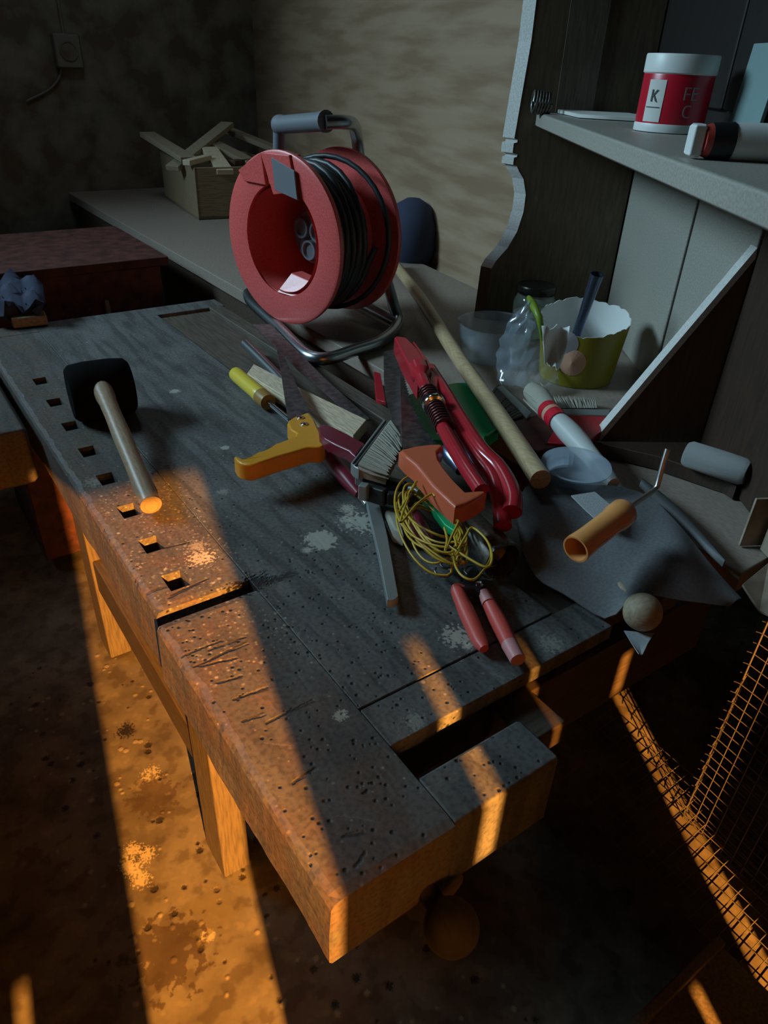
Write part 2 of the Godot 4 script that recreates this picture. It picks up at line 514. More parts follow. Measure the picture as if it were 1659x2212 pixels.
func make_materials() -> void:
	T["grain"] = solid(await noise_image(512, 512, 101, 0.02, 5, [0.25, 0.5, 0.75], [grey(0.78), grey(0.88), grey(0.96)]))
	T["blotch"] = solid(await noise_image(512, 512, 103, 0.012, 5, [0.25, 0.5, 0.75], [grey(0.68), grey(0.84), grey(0.97)]))
	T["fine"] = solid(await noise_image(512, 512, 105, 0.08, 3, [0.2, 0.8], [grey(0.82), grey(0.96)]))
	T["rough"] = solid(await noise_image(512, 512, 107, 0.05, 5, [0.2, 0.8], [grey(0.0), grey(1.0)]))
	T["plaster"] = solid(await noise_image(1024, 1024, 109, 0.008, 6, [0.3, 0.45, 0.6, 0.75], [Color(0.7, 0.63, 0.57), Color(0.78, 0.76, 0.7), Color(0.83, 0.81, 0.76), Color(0.9, 0.88, 0.84)]))
	T["ply"] = solid(await noise_image(1024, 1024, 111, 0.009, 5, [0.3, 0.5, 0.7], [Color(0.8, 0.73, 0.66), Color(0.88, 0.83, 0.77), Color(0.94, 0.9, 0.85)]))
	T["hair"] = solid(await noise_image(512, 512, 113, 0.05, 4, [0.25, 0.5, 0.75], [grey(0.35), grey(0.75), grey(1.0)]))
	await bench_pictures()
	await floor_pictures()
	var gz := Vector3(14, 14, 1.2)
	var gx := Vector3(1.2, 14, 14)
	var gy := Vector3(14, 1.2, 14)
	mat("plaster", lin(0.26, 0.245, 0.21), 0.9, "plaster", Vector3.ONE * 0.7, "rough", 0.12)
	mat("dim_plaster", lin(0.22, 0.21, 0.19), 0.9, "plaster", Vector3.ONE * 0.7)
	mat("ply", lin(0.47, 0.37, 0.275), 0.6, "ply", Vector3(0.25, 1.6, 0.25))
	mat("wood_z", lin(0.12, 0.095, 0.07), 0.6, "grain", gz, "grain", 0.1)
	mat("wood_x", lin(0.12, 0.095, 0.07), 0.6, "grain", gx, "grain", 0.1)
	mat("leg_wood", lin(0.17, 0.135, 0.095), 0.65, "grain", gy, "grain", 0.08)
	mat("rail_wood", lin(0.12, 0.09, 0.06), 0.65, "grain", gz, "grain", 0.08)
	mat("dark_wood", lin(0.09, 0.06, 0.04), 0.6, "grain", gx, "grain", 0.08)
	mat("red_brown", lin(0.12, 0.035, 0.025), 0.6, "blotch", Vector3.ONE * 3.0)
	mat("counter", lin(0.37, 0.295, 0.24), 0.55, "fine", Vector3(9, 9, 1.5), "fine", 0.02)
	mat("paint", lin(0.46, 0.43, 0.37), 0.45, "fine", Vector3.ONE * 6.0)
	mat("trim", lin(0.8, 0.78, 0.74), 0.42, "fine", Vector3.ONE * 5.0)
	mat("brown_panel", lin(0.13, 0.062, 0.03), 0.55, "grain", gy)
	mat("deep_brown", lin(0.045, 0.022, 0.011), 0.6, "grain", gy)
	mat("plank", lin(0.03, 0.024, 0.018), 0.8, "grain", gy)
	mat("bench_side", lin(0.075, 0.055, 0.04), 0.6, "grain", gx, "grain", 0.05)
	mat("shade_dark", lin(0.014, 0.0085, 0.006), 0.6, "grain", gy)  # near-black: the shade of the upper hutch is put into its colour
	mat("hutch_side_shaded", lin(0.17, 0.125, 0.075), 0.55, "grain", gy)  # the cream paint again, darkened to hold the panel's shade
	mat("pale_wood", lin(0.85, 0.68, 0.47), 0.6, "grain", Vector3(30, 30, 3), "grain", 0.02)
	mat("scrap_wood", lin(0.42, 0.33, 0.22), 0.65, "grain", Vector3(8, 20, 20))
	mat("box_wood", lin(0.36, 0.26, 0.15), 0.65, "grain", gx)
	mat("stick", lin(0.58, 0.42, 0.24), 0.32, "grain", Vector3(25, 25, 2.0))
	mat("mallet_handle", lin(0.45, 0.31, 0.19), 0.4, "grain", Vector3(40, 40, 4))
	mat("end_grain", lin(0.3, 0.22, 0.13), 0.6, "fine", Vector3.ONE * 20.0)
	mat("rubber", lin(0.006, 0.0055, 0.0055), 0.9, "fine", Vector3.ONE * 12.0).metallic_specular = 0.15
	mat("reel_red", lin(0.88, 0.14, 0.13), 0.33, "fine", Vector3.ONE * 5.0)
	mat("cable", lin(0.025, 0.027, 0.03), 0.45)
	mat("zinc", lin(0.5, 0.53, 0.55), 0.32, "fine", Vector3.ONE * 25.0, "", 0.0, 1.0)
	mat("worn_metal", lin(0.32, 0.3, 0.27), 0.4, "blotch", Vector3.ONE * 20.0, "", 0.0, 1.0)
	mat("steel", lin(0.46, 0.48, 0.47), 0.42, "fine", Vector3.ONE * 18.0, "", 0.0, 0.6)
	mat("blade", lin(0.2, 0.19, 0.185), 0.42, "blotch", Vector3.ONE * 9.0, "", 0.0, 0.85)
	mat("chrome", lin(0.7, 0.72, 0.74), 0.15, "", Vector3.ONE, "", 0.0, 1.0)
	mat("blue_steel", lin(0.14, 0.17, 0.26), 0.3, "", Vector3.ONE, "", 0.0, 0.9)
	mat("black", lin(0.015, 0.015, 0.016), 0.45)
	mat("dark_grey", lin(0.05, 0.052, 0.055), 0.5)
	mat("grip_grey", lin(0.16, 0.17, 0.19), 0.5)
	mat("saw_yellow", lin(0.7, 0.3, 0.02), 0.35)
	mat("driver_yellow", lin(0.7, 0.53, 0.05), 0.35)
	mat("ferrule_brown", lin(0.3, 0.16, 0.03), 0.4)
	mat("saw_orange", lin(0.6, 0.12, 0.05), 0.4)
	mat("wrench_red", lin(0.42, 0.02, 0.03), 0.2)
	mat("maroon", lin(0.16, 0.015, 0.03), 0.28)
	mat("plier_red", lin(0.62, 0.08, 0.06), 0.4)
	mat("plier_worn", lin(0.6, 0.25, 0.25), 0.45)
	mat("green", lin(0.015, 0.42, 0.15), 0.35)
	mat("cord_yellow", lin(0.55, 0.36, 0.03), 0.4)
	mat("bristle", lin(0.62, 0.58, 0.47), 0.8, "hair", Vector3(60, 60, 60))
	mat("grey_bristle", lin(0.3, 0.29, 0.26), 0.8, "hair", Vector3(60, 60, 60))
	mat("white", lin(0.75, 0.76, 0.74), 0.4)
	mat("brush_handle", lin(0.5, 0.52, 0.5), 0.4)
	mat("dark_red_steel", lin(0.1, 0.03, 0.03), 0.35, "", Vector3.ONE, "", 0.0, 0.6)
	mat("paper", lin(0.68, 0.67, 0.63), 0.75)
	mat("fleece", lin(0.92, 0.92, 0.9), 0.95, "fine", Vector3.ONE * 60.0, "rough", 0.35)
	mat("tub_yellow", lin(0.25, 0.205, 0.012), 0.35)
	mat("label_pink", lin(0.55, 0.3, 0.2), 0.4)
	mat("can_red", lin(0.55, 0.012, 0.03), 0.3)
	mat("print_grey", lin(0.32, 0.3, 0.32), 0.5)
	mat("sheet_grey", lin(0.19, 0.195, 0.205), 0.75, "fine", Vector3.ONE * 5.0, "fine", 0.03)
	mat("sheet_pale", lin(0.45, 0.46, 0.47), 0.8, "fine", Vector3.ONE * 9.0)
	mat("roller_orange", lin(0.75, 0.32, 0.1), 0.22)
	mat("wire", lin(0.55, 0.52, 0.5), 0.35, "", Vector3.ONE, "", 0.0, 1.0)
	mat("mesh_wire", lin(0.13, 0.115, 0.1), 0.55, "", Vector3.ONE, "", 0.0, 0.3)
	mat("cardboard", lin(0.42, 0.33, 0.24), 0.8, "grain", Vector3.ONE * 3.0)
	mat("blue_cloth", lin(0.03, 0.04, 0.08), 0.85)
	mat("ivory", lin(0.17, 0.16, 0.13), 0.5)
	mat("dark_ball", lin(0.04, 0.034, 0.03), 0.85, "grain", gz)
	mat("jar_lid", lin(0.04, 0.04, 0.035), 0.3, "", Vector3.ONE, "", 0.0, 0.6)
	mat("lime", lin(0.16, 0.24, 0.015), 0.4)
	mat("teal", lin(0.2, 0.3, 0.3), 0.6)
	var g := mat("glass", Color(0.8, 0.9, 0.86, 0.25), 0.05)
	g.transparency = BaseMaterial3D.TRANSPARENCY_ALPHA
	var b := mat("film", Color(0.75, 0.82, 0.88, 0.13), 0.1)
	b.transparency = BaseMaterial3D.TRANSPARENCY_ALPHA
	b.cull_mode = BaseMaterial3D.CULL_DISABLED
	var c := mat("milky", Color(0.72, 0.78, 0.84, 0.45), 0.35)
	c.transparency = BaseMaterial3D.TRANSPARENCY_ALPHA
	c.cull_mode = BaseMaterial3D.CULL_DISABLED
	var w := mat("pane", Color(0.9, 0.95, 1.0, 0.05), 0.02)
	w.transparency = BaseMaterial3D.TRANSPARENCY_ALPHA
	var e := mat("bulb", Color(1, 0.8, 0.5), 0.3)
	e.emission_enabled = true
	e.emission = Color(1.0, 0.62, 0.25)
	e.emission_energy_multiplier = 2.0

const LAMP := Color(1.0, 0.65, 0.27)
const LAMP_ENERGY := 85.0

func _ready() -> void:
	var cam := Camera3D.new()
	cam.name = "camera"
	add_child(cam)
	cam.fov = 71.502
	cam.near = 0.02
	cam.transform = Transform3D(Basis(Vector3(0.82008374, 0.03849256, 0.57094744), Vector3(0.27750729, 0.84581178, -0.45562281), Vector3(-0.50045216, 0.53209093, 0.68295452)), Vector3(0, 1.35, 0))
	cam.current = true
	var we := WorldEnvironment.new()
	we.name = "world"
	var env := Environment.new()
	env.background_mode = Environment.BG_COLOR
	env.background_color = Color(0.12, 0.16, 0.22)
	env.tonemap_mode = Environment.TONE_MAPPER_LINEAR
	env.tonemap_exposure = 1.0
	env.sdfgi_enabled = true
	env.ssao_enabled = true
	env.ssil_enabled = true
	we.environment = env
	add_child(we)
	# dusk light through the window in the left wall
	var day := AreaLight3D.new()
	day.name = "window_daylight"
	day.light_color = Color(0.76, 0.92, 1.0)
	day.light_energy = 21.0
	day.area_size = Vector2(1.7, 1.0)
	day.area_range = 12.0
	day.shadow_enabled = true
	add_child(day)
	day.transform = Transform3D(Basis.looking_at(Vector3(2.8, -1.9, 2.3), Vector3.UP), Vector3(-1.98, 3.05, -3.3))
	# added fill light in an unseen roof opening, brightens the far end
	var far_fill := AreaLight3D.new()
	far_fill.name = "added_far_fill"
	far_fill.light_color = Color(0.86, 0.95, 1.0)
	far_fill.light_energy = 0.25
	far_fill.area_size = Vector2(0.45, 0.45)
	far_fill.area_range = 8.0
	far_fill.shadow_enabled = true
	add_child(far_fill)  # light falling on the sheet, laid on as a paler piece
	far_fill.transform = Transform3D(Basis.looking_at(Vector3.DOWN, Vector3.FORWARD), Vector3(0.55, 2.62, -2.2))
	await make_materials()
	build_room()
	build_bench()
	build_counter()
	build_reel()
	build_wrench()
	build_mallet()
	build_saws_and_drivers()
	build_brush_clamp()
	build_cord_and_rest()
	build_counter_things()
	build_shelf_things()
	build_far_things()
	build_floor_things()
	build_lamp()

func slices(z0: float, z1: float, step: float) -> Array:
	var n := maxi(1, int(round((z1 - z0) / step)))
	var out := []
	for i in n + 1:
		out.append(lerpf(z0, z1, float(i) / n))
	return out

# a beam of the bench top with a worn, rounded front edge; holes are [z0, z1, x0, x1]
func worn_beam(g: Geo, x0: float, x1: float, y0: float, y1: float, z0: float, z1: float, holes: Array, seed_: int, wear := 0.004) -> void:
	var f := FastNoiseLite.new()
	f.seed = seed_
	f.frequency = 9.0
	f.fractal_octaves = 4
	var zs := slices(z0, z1, 0.008)
	for h in holes:
		zs.append(h[0])
		zs.append(h[1])
	zs.sort()
	var rings := []
	for z in zs:
		var j := wear * (f.get_noise_1d(z) + 0.2 * f.get_noise_1d(z * 4.0 + 50.0))
		var k := wear * 0.8 * f.get_noise_1d(z + 900.0)
		var e := minf(1.0, minf(z - z0, z1 - z) / 0.004 + 0.3)
		var r := 0.006 + absf(j)
		rings.append([Vector3(x1, y0, z), Vector3(x0 + 0.002, y0, z), Vector3(x0 + k, y0 + 0.004, z), Vector3(x0 + j * 0.5, (y0 + y1) * 0.5, z), Vector3(x0 + absf(j) * 0.7, y1 - r, z), Vector3(x0 + r * 0.35 + absf(j), y1 - r * 0.3, z), Vector3(x0 + r * 1.2 + absf(j), y1 - (1.0 - e) * 0.002, z), Vector3(x1, y1 - (1.0 - e) * 0.002, z)])
	var c := Vector3((x0 + x1) * 0.5, (y0 + y1) * 0.5, 0)
	for i in zs.size() - 1:
		if zs[i + 1] - zs[i] < 1e-5:
			continue
		var hole = null
		for h in holes:
			if zs[i] >= h[0] - 1e-5 and zs[i + 1] <= h[1] + 1e-5:
				hole = h
		var A: Array = rings[i]
		var B: Array = rings[i + 1]
		for q in 8:
			var p := (q + 1) % 8
			if hole != null and q == 6:
				var ya: float = A[7].y
				var ha := [Vector3(hole[2], ya, A[7].z), Vector3(hole[2], ya, B[7].z), Vector3(hole[3], ya, A[7].z), Vector3(hole[3], ya, B[7].z)]
				g.quad(A[6], B[6], ha[1], ha[0], Vector3.UP)
				g.quad(A[7], B[7], ha[3], ha[2], Vector3.UP)
				var dn := Vector3(0, -0.06, 0)
				g.quad(ha[0], ha[1], ha[1] + dn, ha[0] + dn, Vector3.RIGHT)
				g.quad(ha[2], ha[3], ha[3] + dn, ha[2] + dn, Vector3.LEFT)
				if absf(zs[i] - hole[0]) < 1e-5:
					g.quad(ha[0], ha[2], ha[2] + dn, ha[0] + dn, Vector3.BACK)
				if absf(zs[i + 1] - hole[1]) < 1e-5:
					g.quad(ha[1], ha[3], ha[3] + dn, ha[1] + dn, Vector3.FORWARD)
				continue
			var out: Vector3 = ((A[q] + A[p]) * 0.5 - c) * Vector3(1, 1, 0)
			if q == 6: out = Vector3.UP
			if q == 7: out = Vector3.RIGHT
			if q == 0: out = Vector3.DOWN
			if q == 1 or q == 2: out = Vector3(-1, -0.3, 0)
			g.quad(A[q], A[p], B[p], B[q], out)
	for e in [0, rings.size() - 1]:
		var mid := Vector3.ZERO
		for p in rings[e]: mid += p / 8.0
		for q in 8:
			g.tri(rings[e][q], rings[e][(q + 1) % 8], mid, Vector3.FORWARD if e == 0 else Vector3.BACK)

const TOP := 0.85

func build_bench() -> void:
	var b := thing("workbench", "old dark joiner's bench with square dog holes and an open end vise", "workbench", Vector3(0.4, 0, -0.9))
	var holes := []
	for p in [Vector3(0.1972, 0.85, -1.32), Vector3(0.1955, 0.85, -1.2128), Vector3(0.1936, 0.85, -1.1078), Vector3(0.1925, 0.85, -1.0075), Vector3(0.1911, 0.85, -0.9131), Vector3(0.1898, 0.85, -0.8165), Vector3(0.1882, 0.85, -0.7278), Vector3(0.1866, 0.85, -0.6453)]:
		holes.append([p.z - 0.016, p.z + 0.016, p.x - 0.011, p.x + 0.011])
	var g := Geo.new()
	worn_beam(g, 0.148, 0.256, 0.765, TOP, -1.6, -0.604, holes, 3)
	part(b, "dog_board", g, M.bench, "thick front board with a row of square holes")
	g = Geo.new()
	g.box(Vector3(0.3835, 0.815, -0.988), Vector3(0.253, 0.07, 1.224), Basis.IDENTITY, 0.0015)
	part(b, "top_board", g, M.bench)
	g = Geo.new()
	g.box(Vector3(0.4035, 0.8405, -0.35), Vector3(0.293, 0.019, 0.05), Basis.IDENTITY, 0.002)
	part(b, "end_cap", g, M.bench)
	g = Geo.new()
	g.box(Vector3(0.4, 0.795, -0.356), Vector3(0.285, 0.07, 0.034), Basis.IDENTITY, 0.002)
	part(b, "end_bearer", g, M.bench_side)
	g = Geo.new()
	g.box(Vector3(0.415, 0.808, -1.63), Vector3(0.52, 0.084, 0.06), Basis.IDENTITY, 0.003)
	part(b, "end_cap", g, M.bench)
	g = Geo.new()
	g.box(Vector3(0.5735, 0.832, -0.988), Vector3(0.127, 0.02, 1.225), Basis.IDENTITY, 0.001)
	part(b, "tool_tray", g, M.wood_z, "sunken tray along the back")
	g = Geo.new()
	g.box(Vector3(0.652, 0.808, -0.965), Vector3(0.034, 0.084, 1.28), Basis.IDENTITY, 0.002)
	part(b, "back_rail", g, M.wood_z)
	g = Geo.new()
	g.box(Vector3(0.57, 0.777, -0.331), Vector3(0.35, 0.098, 0.024), Basis.IDENTITY, 0.002)
	part(b, "end_board", g, M.bench_side)
	g = Geo.new()
	g.box(Vector3(0.404, 0.811, -0.298), Vector3(0.05, 0.03, 0.05), Basis.IDENTITY, 0.003)
	part(b, "guide_rail", g, M.bench_side)
	# the end vise: jaw along the front, cross block at the near end
	var v := Node3D.new()
	v.name = "end_vise"
	b.add_child(v)
	g = Geo.new()
	worn_beam(g, 0.1415, 0.256, 0.769, TOP, -0.583, -0.236, [], 8, 0.0035)
	part(v, "jaw", g, M.bench, "worn vise jaw")
	g = Geo.new()
	g.box(Vector3(0.3155, 0.807, -0.262), Vector3(0.119, 0.086, 0.052), Basis.IDENTITY, 0.004)
	part(v, "block", g, M.bench)
	g = Geo.new()
	g.box(Vector3(0.257, 0.81, -0.425), Vector3(0.002, 0.07, 0.3), Basis.IDENTITY, 0.0005)
	part(v, "guide", g, M.dark_wood)
	g = Geo.new()
	g.tube([Vector3(0.268, 0.735, -0.5), Vector3(0.268, 0.735, -0.245)], 0.018, 20)
	part(v, "screw", g, M.dark_wood)
	# legs, feet and stretchers
	for l in [[0.24, -0.84], [0.24, -1.555], [0.56, -0.84], [0.56, -1.555]]:
		g = Geo.new()
		g.box(Vector3(l[0] + 0.028, 0.385, l[1]), Vector3(0.056, 0.77, 0.09), Basis.IDENTITY, 0.004)
		part(b, "leg", g, M.leg_wood)
	for x in [0.262, 0.586]:
		g = Geo.new()
		g.box(Vector3(x, 0.27, -1.2), Vector3(0.03, 0.09, 0.64), Basis.IDENTITY, 0.003)
		part(b, "stretcher", g, M.rail_wood)
	for z in [-0.84, -1.555]:
		g = Geo.new()
		g.box(Vector3(0.43, 0.72, z), Vector3(0.27, 0.09, 0.06), Basis.IDENTITY, 0.003)
		part(b, "cross_rail", g, M.rail_wood)
	# front vise on the far part of the long side
	var fv := Node3D.new()
	fv.name = "front_vise"
	b.add_child(fv)
	g = Geo.new()
	g.box(Vector3(0.045, 0.8, -1.35), Vector3(0.18, 0.1, 0.43), Basis.IDENTITY, 0.008)
	part(fv, "jaw", g, M.bench)
	var h := thing("vise_knob", "round wooden ball knob in the dark under the near end of the bench", "knob", Vector3(0.2351, 0.7724, -0.205))
	var c := Vector3(0.2351, 0.7724, -0.205)
	g = Geo.new()
	g.lathe(Transform3D(Basis.IDENTITY, c), ball(0.0225))
	part(h, "ball", g, M.dark_ball)
	g = Geo.new()
	g.tube([c, c + Vector3(0.0, 0.01, -0.06)], 0.009)
	part(h, "stem", g, M.dark_ball)
	var c2 := Vector3(0.5735, 0.869, -0.3106)
	var k := thing("wooden_knob", "round pale wooden knob on the bench end below the grey sheet's edge", "knob", c2)
	g = Geo.new()
	g.lathe(Transform3D(Basis.IDENTITY, c2), ball(0.0205))
	part(k, "ball", g, M.scrap_wood)
	g = Geo.new()
	g.tube([c2, c2 + Vector3(0.02, -0.004, -0.05)], 0.008)
	part(k, "peg", g, M.scrap_wood)

func ball(r: float) -> Array:
	var out := []
	for i in 17:
		out.append(Vector2(r * sin(PI * i / 16.0), -r * cos(PI * i / 16.0)))
	return out

func build_room() -> void:
	var g := Geo.new()
	g.box(Vector3(0.95, -0.05, -0.1), Vector3(3.5, 0.1, 6.8), Basis.IDENTITY, 0.001)
	struct("floor", g, M.floor)
	g = Geo.new()
	g.box(Vector3(0.95, 2.65, 0.675), Vector3(3.5, 0.1, 5.25), Basis.IDENTITY, 0.001)
	g.box(Vector3(0.95, 2.65, -2.975), Vector3(3.5, 0.1, 1.05), Basis.IDENTITY, 0.001)
	g.box(Vector3(-0.25, 2.65, -2.2), Vector3(1.1, 0.1, 0.5), Basis.IDENTITY, 0.001)
	g.box(Vector3(1.75, 2.65, -2.2), Vector3(1.9, 0.1, 0.5), Basis.IDENTITY, 0.001)  # the gap left between is the added opening for the fill light
	struct("ceiling", g, M.dim_plaster)
	g = Geo.new()
	g.box(Vector3(0.95, 1.3, -3.45), Vector3(3.5, 2.6, 0.1), Basis.IDENTITY, 0.001)
	struct("wall_far", g, M.plaster)
	# left wall, with the window opening z -2.94..-1.35, y 1.68..2.6
	g = Geo.new()
	g.box(Vector3(-0.75, 1.3, 0.975), Vector3(0.1, 2.6, 4.65), Basis.IDENTITY, 0.001)
	g.box(Vector3(-0.75, 0.84, -2.15), Vector3(0.1, 1.68, 1.6), Basis.IDENTITY, 0.001)
	g.box(Vector3(-0.75, 1.3, -3.19), Vector3(0.1, 2.6, 0.48), Basis.IDENTITY, 0.001)
	struct("wall_left", g, M.dim_plaster)
	var w := struct("window_1", _frame(), M.trim)
	g = Geo.new()
	g.box(Vector3(-0.755, 2.14, -2.15), Vector3(0.004, 0.91, 1.58), Basis.IDENTITY, 0.0005)
	part(w, "pane", g, M.pane)
	g = Geo.new()
	g.box(Vector3(2.65, 1.3, -0.1), Vector3(0.1, 2.6, 6.8), Basis.IDENTITY, 0.001)
	struct("wall_right", g, M.dim_plaster)
	g = Geo.new()
	g.box(Vector3(0.95, 1.3, 3.25), Vector3(3.5, 2.6, 0.1), Basis.IDENTITY, 0.001)
	struct("wall_lobby", g, M.dim_plaster)
	# the plywood-clad partition behind the reel
	g = Geo.new()
	var p0 := Vector3(1.345, 0, -1.32)
	var p1 := Vector3(1.665, 0, -3.43)
	var dir := (p1 - p0).normalized()
	var bs := Basis(dir.cross(Vector3.UP) * -1.0, Vector3.UP, -dir)
	g.box((p0 + p1) * 0.5 + Vector3(0.02, 1.3, 0), Vector3(0.03, 2.6, p0.distance_to(p1)), bs, 0.002)
	struct("wall_plywood", g, M.ply)
	# near wall of planks with gaps: [x0, x1, y0, y1]
	var gaps := [[-0.3298, -0.3161, 0.66, 0.8903], [-0.2206, -0.0975, 0.66, 1.351], [-0.0153, 0.0023, 1.1719, 1.2698], [0.0568, 0.0659, 1.1719, 1.2579], [0.148, 0.165, 1.17, 1.217], [0.2505, 0.2705, 0.7, 0.826], [0.3, 0.335, 1.235, 1.283], [0.449, 0.4884, 0.48, 1.08]]
	var wn := Node3D.new()
	wn.name = "wall_near"
	wn.set_meta("kind", "structure")
	add_child(wn)
	var x := -0.7
	for q in gaps:
		_plank(wn, x, q[0], 0.0, 2.6)
		_plank(wn, q[0], q[1], 0.0, q[2])
		_plank(wn, q[0], q[1], q[3], 2.6)
		x = q[1]
	for i in 7:
		_plank(wn, lerpf(x, 2.6, i / 7.0), lerpf(x, 2.6, (i + 1) / 7.0), 0.0, 2.6)

func _plank(wn: Node3D, x0: float, x1: float, y0: float, y1: float) -> void:
	var g := Geo.new()
	g.box(Vector3((x0 + x1) * 0.5, (y0 + y1) * 0.5, 0.8), Vector3(x1 - x0, y1 - y0, 0.02), Basis.IDENTITY, 0.0002)
	part(wn, "plank", g, M.plank)

func _frame() -> Geo:
	var g := Geo.new()
	for z in [-2.935, -1.365]:
		g.box(Vector3(-0.75, 2.14, z), Vector3(0.06, 0.91, 0.03), Basis.IDENTITY, 0.003)
	for y in [1.695, 2.585]:
		g.box(Vector3(-0.75, y, -2.15), Vector3(0.06, 0.03, 1.54), Basis.IDENTITY, 0.003)
	return g

# ---------------------------------------------------------------- the back counter and the hutch
func build_counter() -> void:
	var c := thing("counter", "long pale counter behind the bench with boxes and tools on it", "counter", Vector3(1.1, 0, -1.6))
	var g := Geo.new()
	g.slab([Vector3(0.772, TOP, -3.38), Vector3(1.6, TOP, -3.38), Vector3(1.31, TOP, -1.3), Vector3(1.31, TOP, -0.305), Vector3(0.76, TOP, -0.305)], Vector3(0, -0.03, 0), 0.003)
	part(c, "worktop", g, M.counter)
	g = Geo.new()
	g.box(Vector3(0.80, 0.41, -2.06), Vector3(0.03, 0.82, 2.58), Basis.IDENTITY, 0.002)
	part(c, "front_panel", g, M.dark_wood)
	g = Geo.new()
	g.box(Vector3(1.04, 0.41, -0.78), Vector3(0.5, 0.82, 0.025), Basis.IDENTITY, 0.002)
	part(c, "end_panel", g, M.dark_wood)
	# the hutch stands on it, turned: x goes from its front to its back, z along it towards us
	var o := Vector3(1.1403, 0.85, -1.2303)
	var xf := Transform3D(Basis.from_euler(Vector3(0, deg_to_rad(-36), 0)), o)
	var h := thing("hutch", "cream painted dresser top with a scrolled side panel and one open shelf", "shelf unit", o)
	var prof := [Vector2(0.0, 0.0), Vector2(0.004, 0.118), Vector2(0.012, 0.135), Vector2(0.035, 0.165), Vector2(0.051, 0.2), Vector2(0.059, 0.24), Vector2(0.059, 0.275), Vector2(0.05, 0.305), Vector2(0.038, 0.32), Vector2(0.032, 0.33), Vector2(0.024, 0.332), Vector2(0.024, 0.345), Vector2(0.03, 0.347), Vector2(0.03, 0.352), Vector2(0.02, 0.354), Vector2(0.02, 0.372), Vector2(0.027, 0.374), Vector2(0.027, 0.379), Vector2(0.02, 0.381), Vector2(0.024, 0.45), Vector2(0.03, 0.55), Vector2(0.03, 1.0)]
	var face := []
	for p in prof:
		face.append(xf * Vector3(p.x + 0.021, p.y, 0))
	face.append(xf * Vector3(0.3, 1.0, 0))
	face.append(xf * Vector3(0.3, 0.0, 0))
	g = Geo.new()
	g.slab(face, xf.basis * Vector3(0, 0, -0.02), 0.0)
	part(h, "side_panel", g, M.hutch_side_shaded)
	# the pale front edge, bevelled towards us
	g = Geo.new()
	for i in prof.size() - 1:
		var p: Vector2 = prof[i]
		var q: Vector2 = prof[i + 1]
		var d := (q - p).normalized()
		if i == 1:
			part(h, "front_edge", g, M.brown_panel, "brown lower edge")
			g = Geo.new()
		g.quad(xf * Vector3(p.x, p.y, -0.02), xf * Vector3(q.x, q.y, -0.02), xf * Vector3(q.x + 0.022, q.y, 0.001), xf * Vector3(p.x + 0.022, p.y, 0.001), xf.basis * Vector3(-d.y, d.x, 0.9))
	part(h, "front_edge", g, M.trim, "pale painted scrolled edge")
	for i in 2:
		g = Geo.new()
		var z0 := i * 0.385
		g.box(xf * Vector3(0.307, 0.2075, z0 + 0.1925 - 0.067 * i), Vector3(0.012, 0.415, 0.373 - 0.134 * i), xf.basis, 0.006)
		part(h, "back_board", g, M.paint)
		g = Geo.new()
		g.box(xf * Vector3(0.307, 0.73, z0 + 0.1925 - 0.067 * i), Vector3(0.012, 0.54, 0.379 - 0.134 * i), xf.basis, 0.004)
		part(h, "back_board", g, M.shade_dark, "upper back board with shade painted in")
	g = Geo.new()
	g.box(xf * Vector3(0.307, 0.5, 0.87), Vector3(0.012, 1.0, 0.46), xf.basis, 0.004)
	part(h, "back_board", g, M.deep_brown, "back board with the cheek shadow painted in")  # shadow beside the cheek is put into this board's colour
	# sloping cheek near the right end, its pale sawn slope facing up
	g = Geo.new()
	g.slab([xf * Vector3(0.141, 0.001, 0.64), xf * Vector3(0.3, 0.294, 0.64), xf * Vector3(0.3, 0.001, 0.64)], xf.basis * Vector3(0, 0, -0.02), 0.0)
	part(h, "cheek", g, M.brown_panel, "brown sloping cheek")
	g = Geo.new()
	g.slab([xf * Vector3(0.13, 0.001, 0.641), xf * Vector3(0.298, 0.308, 0.641), xf * Vector3(0.3, 0.294, 0.641), xf * Vector3(0.1405, 0.001, 0.641)], xf.basis * Vector3(0, 0, -0.021), 0.0)
	part(h, "cheek_edge", g, M.trim, "pale sawn edge")
	g = Geo.new()
	g.box(xf * Vector3(0.316, 0.5, 0.55), Vector3(0.006, 1.0, 1.1), xf.basis, 0.001)
	part(h, "backing", g, M.shade_dark)
	g = Geo.new()
	g.box(xf * Vector3(0.19, 0.417, 0.575), Vector3(0.218, 0.026, 1.15), xf.basis, 0.004)
	part(h, "shelf", g, M.paint)
	g = Geo.new()
	g.box(xf * Vector3(0.17, 0.76, 0.575), Vector3(0.26, 0.022, 1.15), xf.basis, 0.003)
	part(h, "shelf", g, M.shade_dark)  # unseen upper shelf, added to darken the space under it
	g = Geo.new()
	g.box(xf * Vector3(0.165, 1.0, 0.575), Vector3(0.28, 0.025, 1.19), xf.basis, 0.003)
	part(h, "top", g, M.shade_dark)
	# a plain board against the upper side panel and a small teal panel further along
	var n0 := Vector3(1.295, 1.281, -1.1031)
	g = Geo.new()
	g.box(xf * Vector3(0.155, 0.61, 0.004), Vector3(0.075, 0.358, 0.004), xf.basis, 0.0)
	whole("offcut_board", g, M.leg_wood, "narrow upright board against the inner side of the shelf unit above the shelf", "board")
	g = Geo.new()
	g.box(xf * Vector3(0.292, 0.49, 0.515), Vector3(0.006, 0.11, 0.1), xf.basis * Basis.from_euler(Vector3(0, 0, -0.06)), 0.001)
	whole("teal_panel", g, M.teal, "pale teal panel leaning at the back of the shelf behind the red tin", "card")

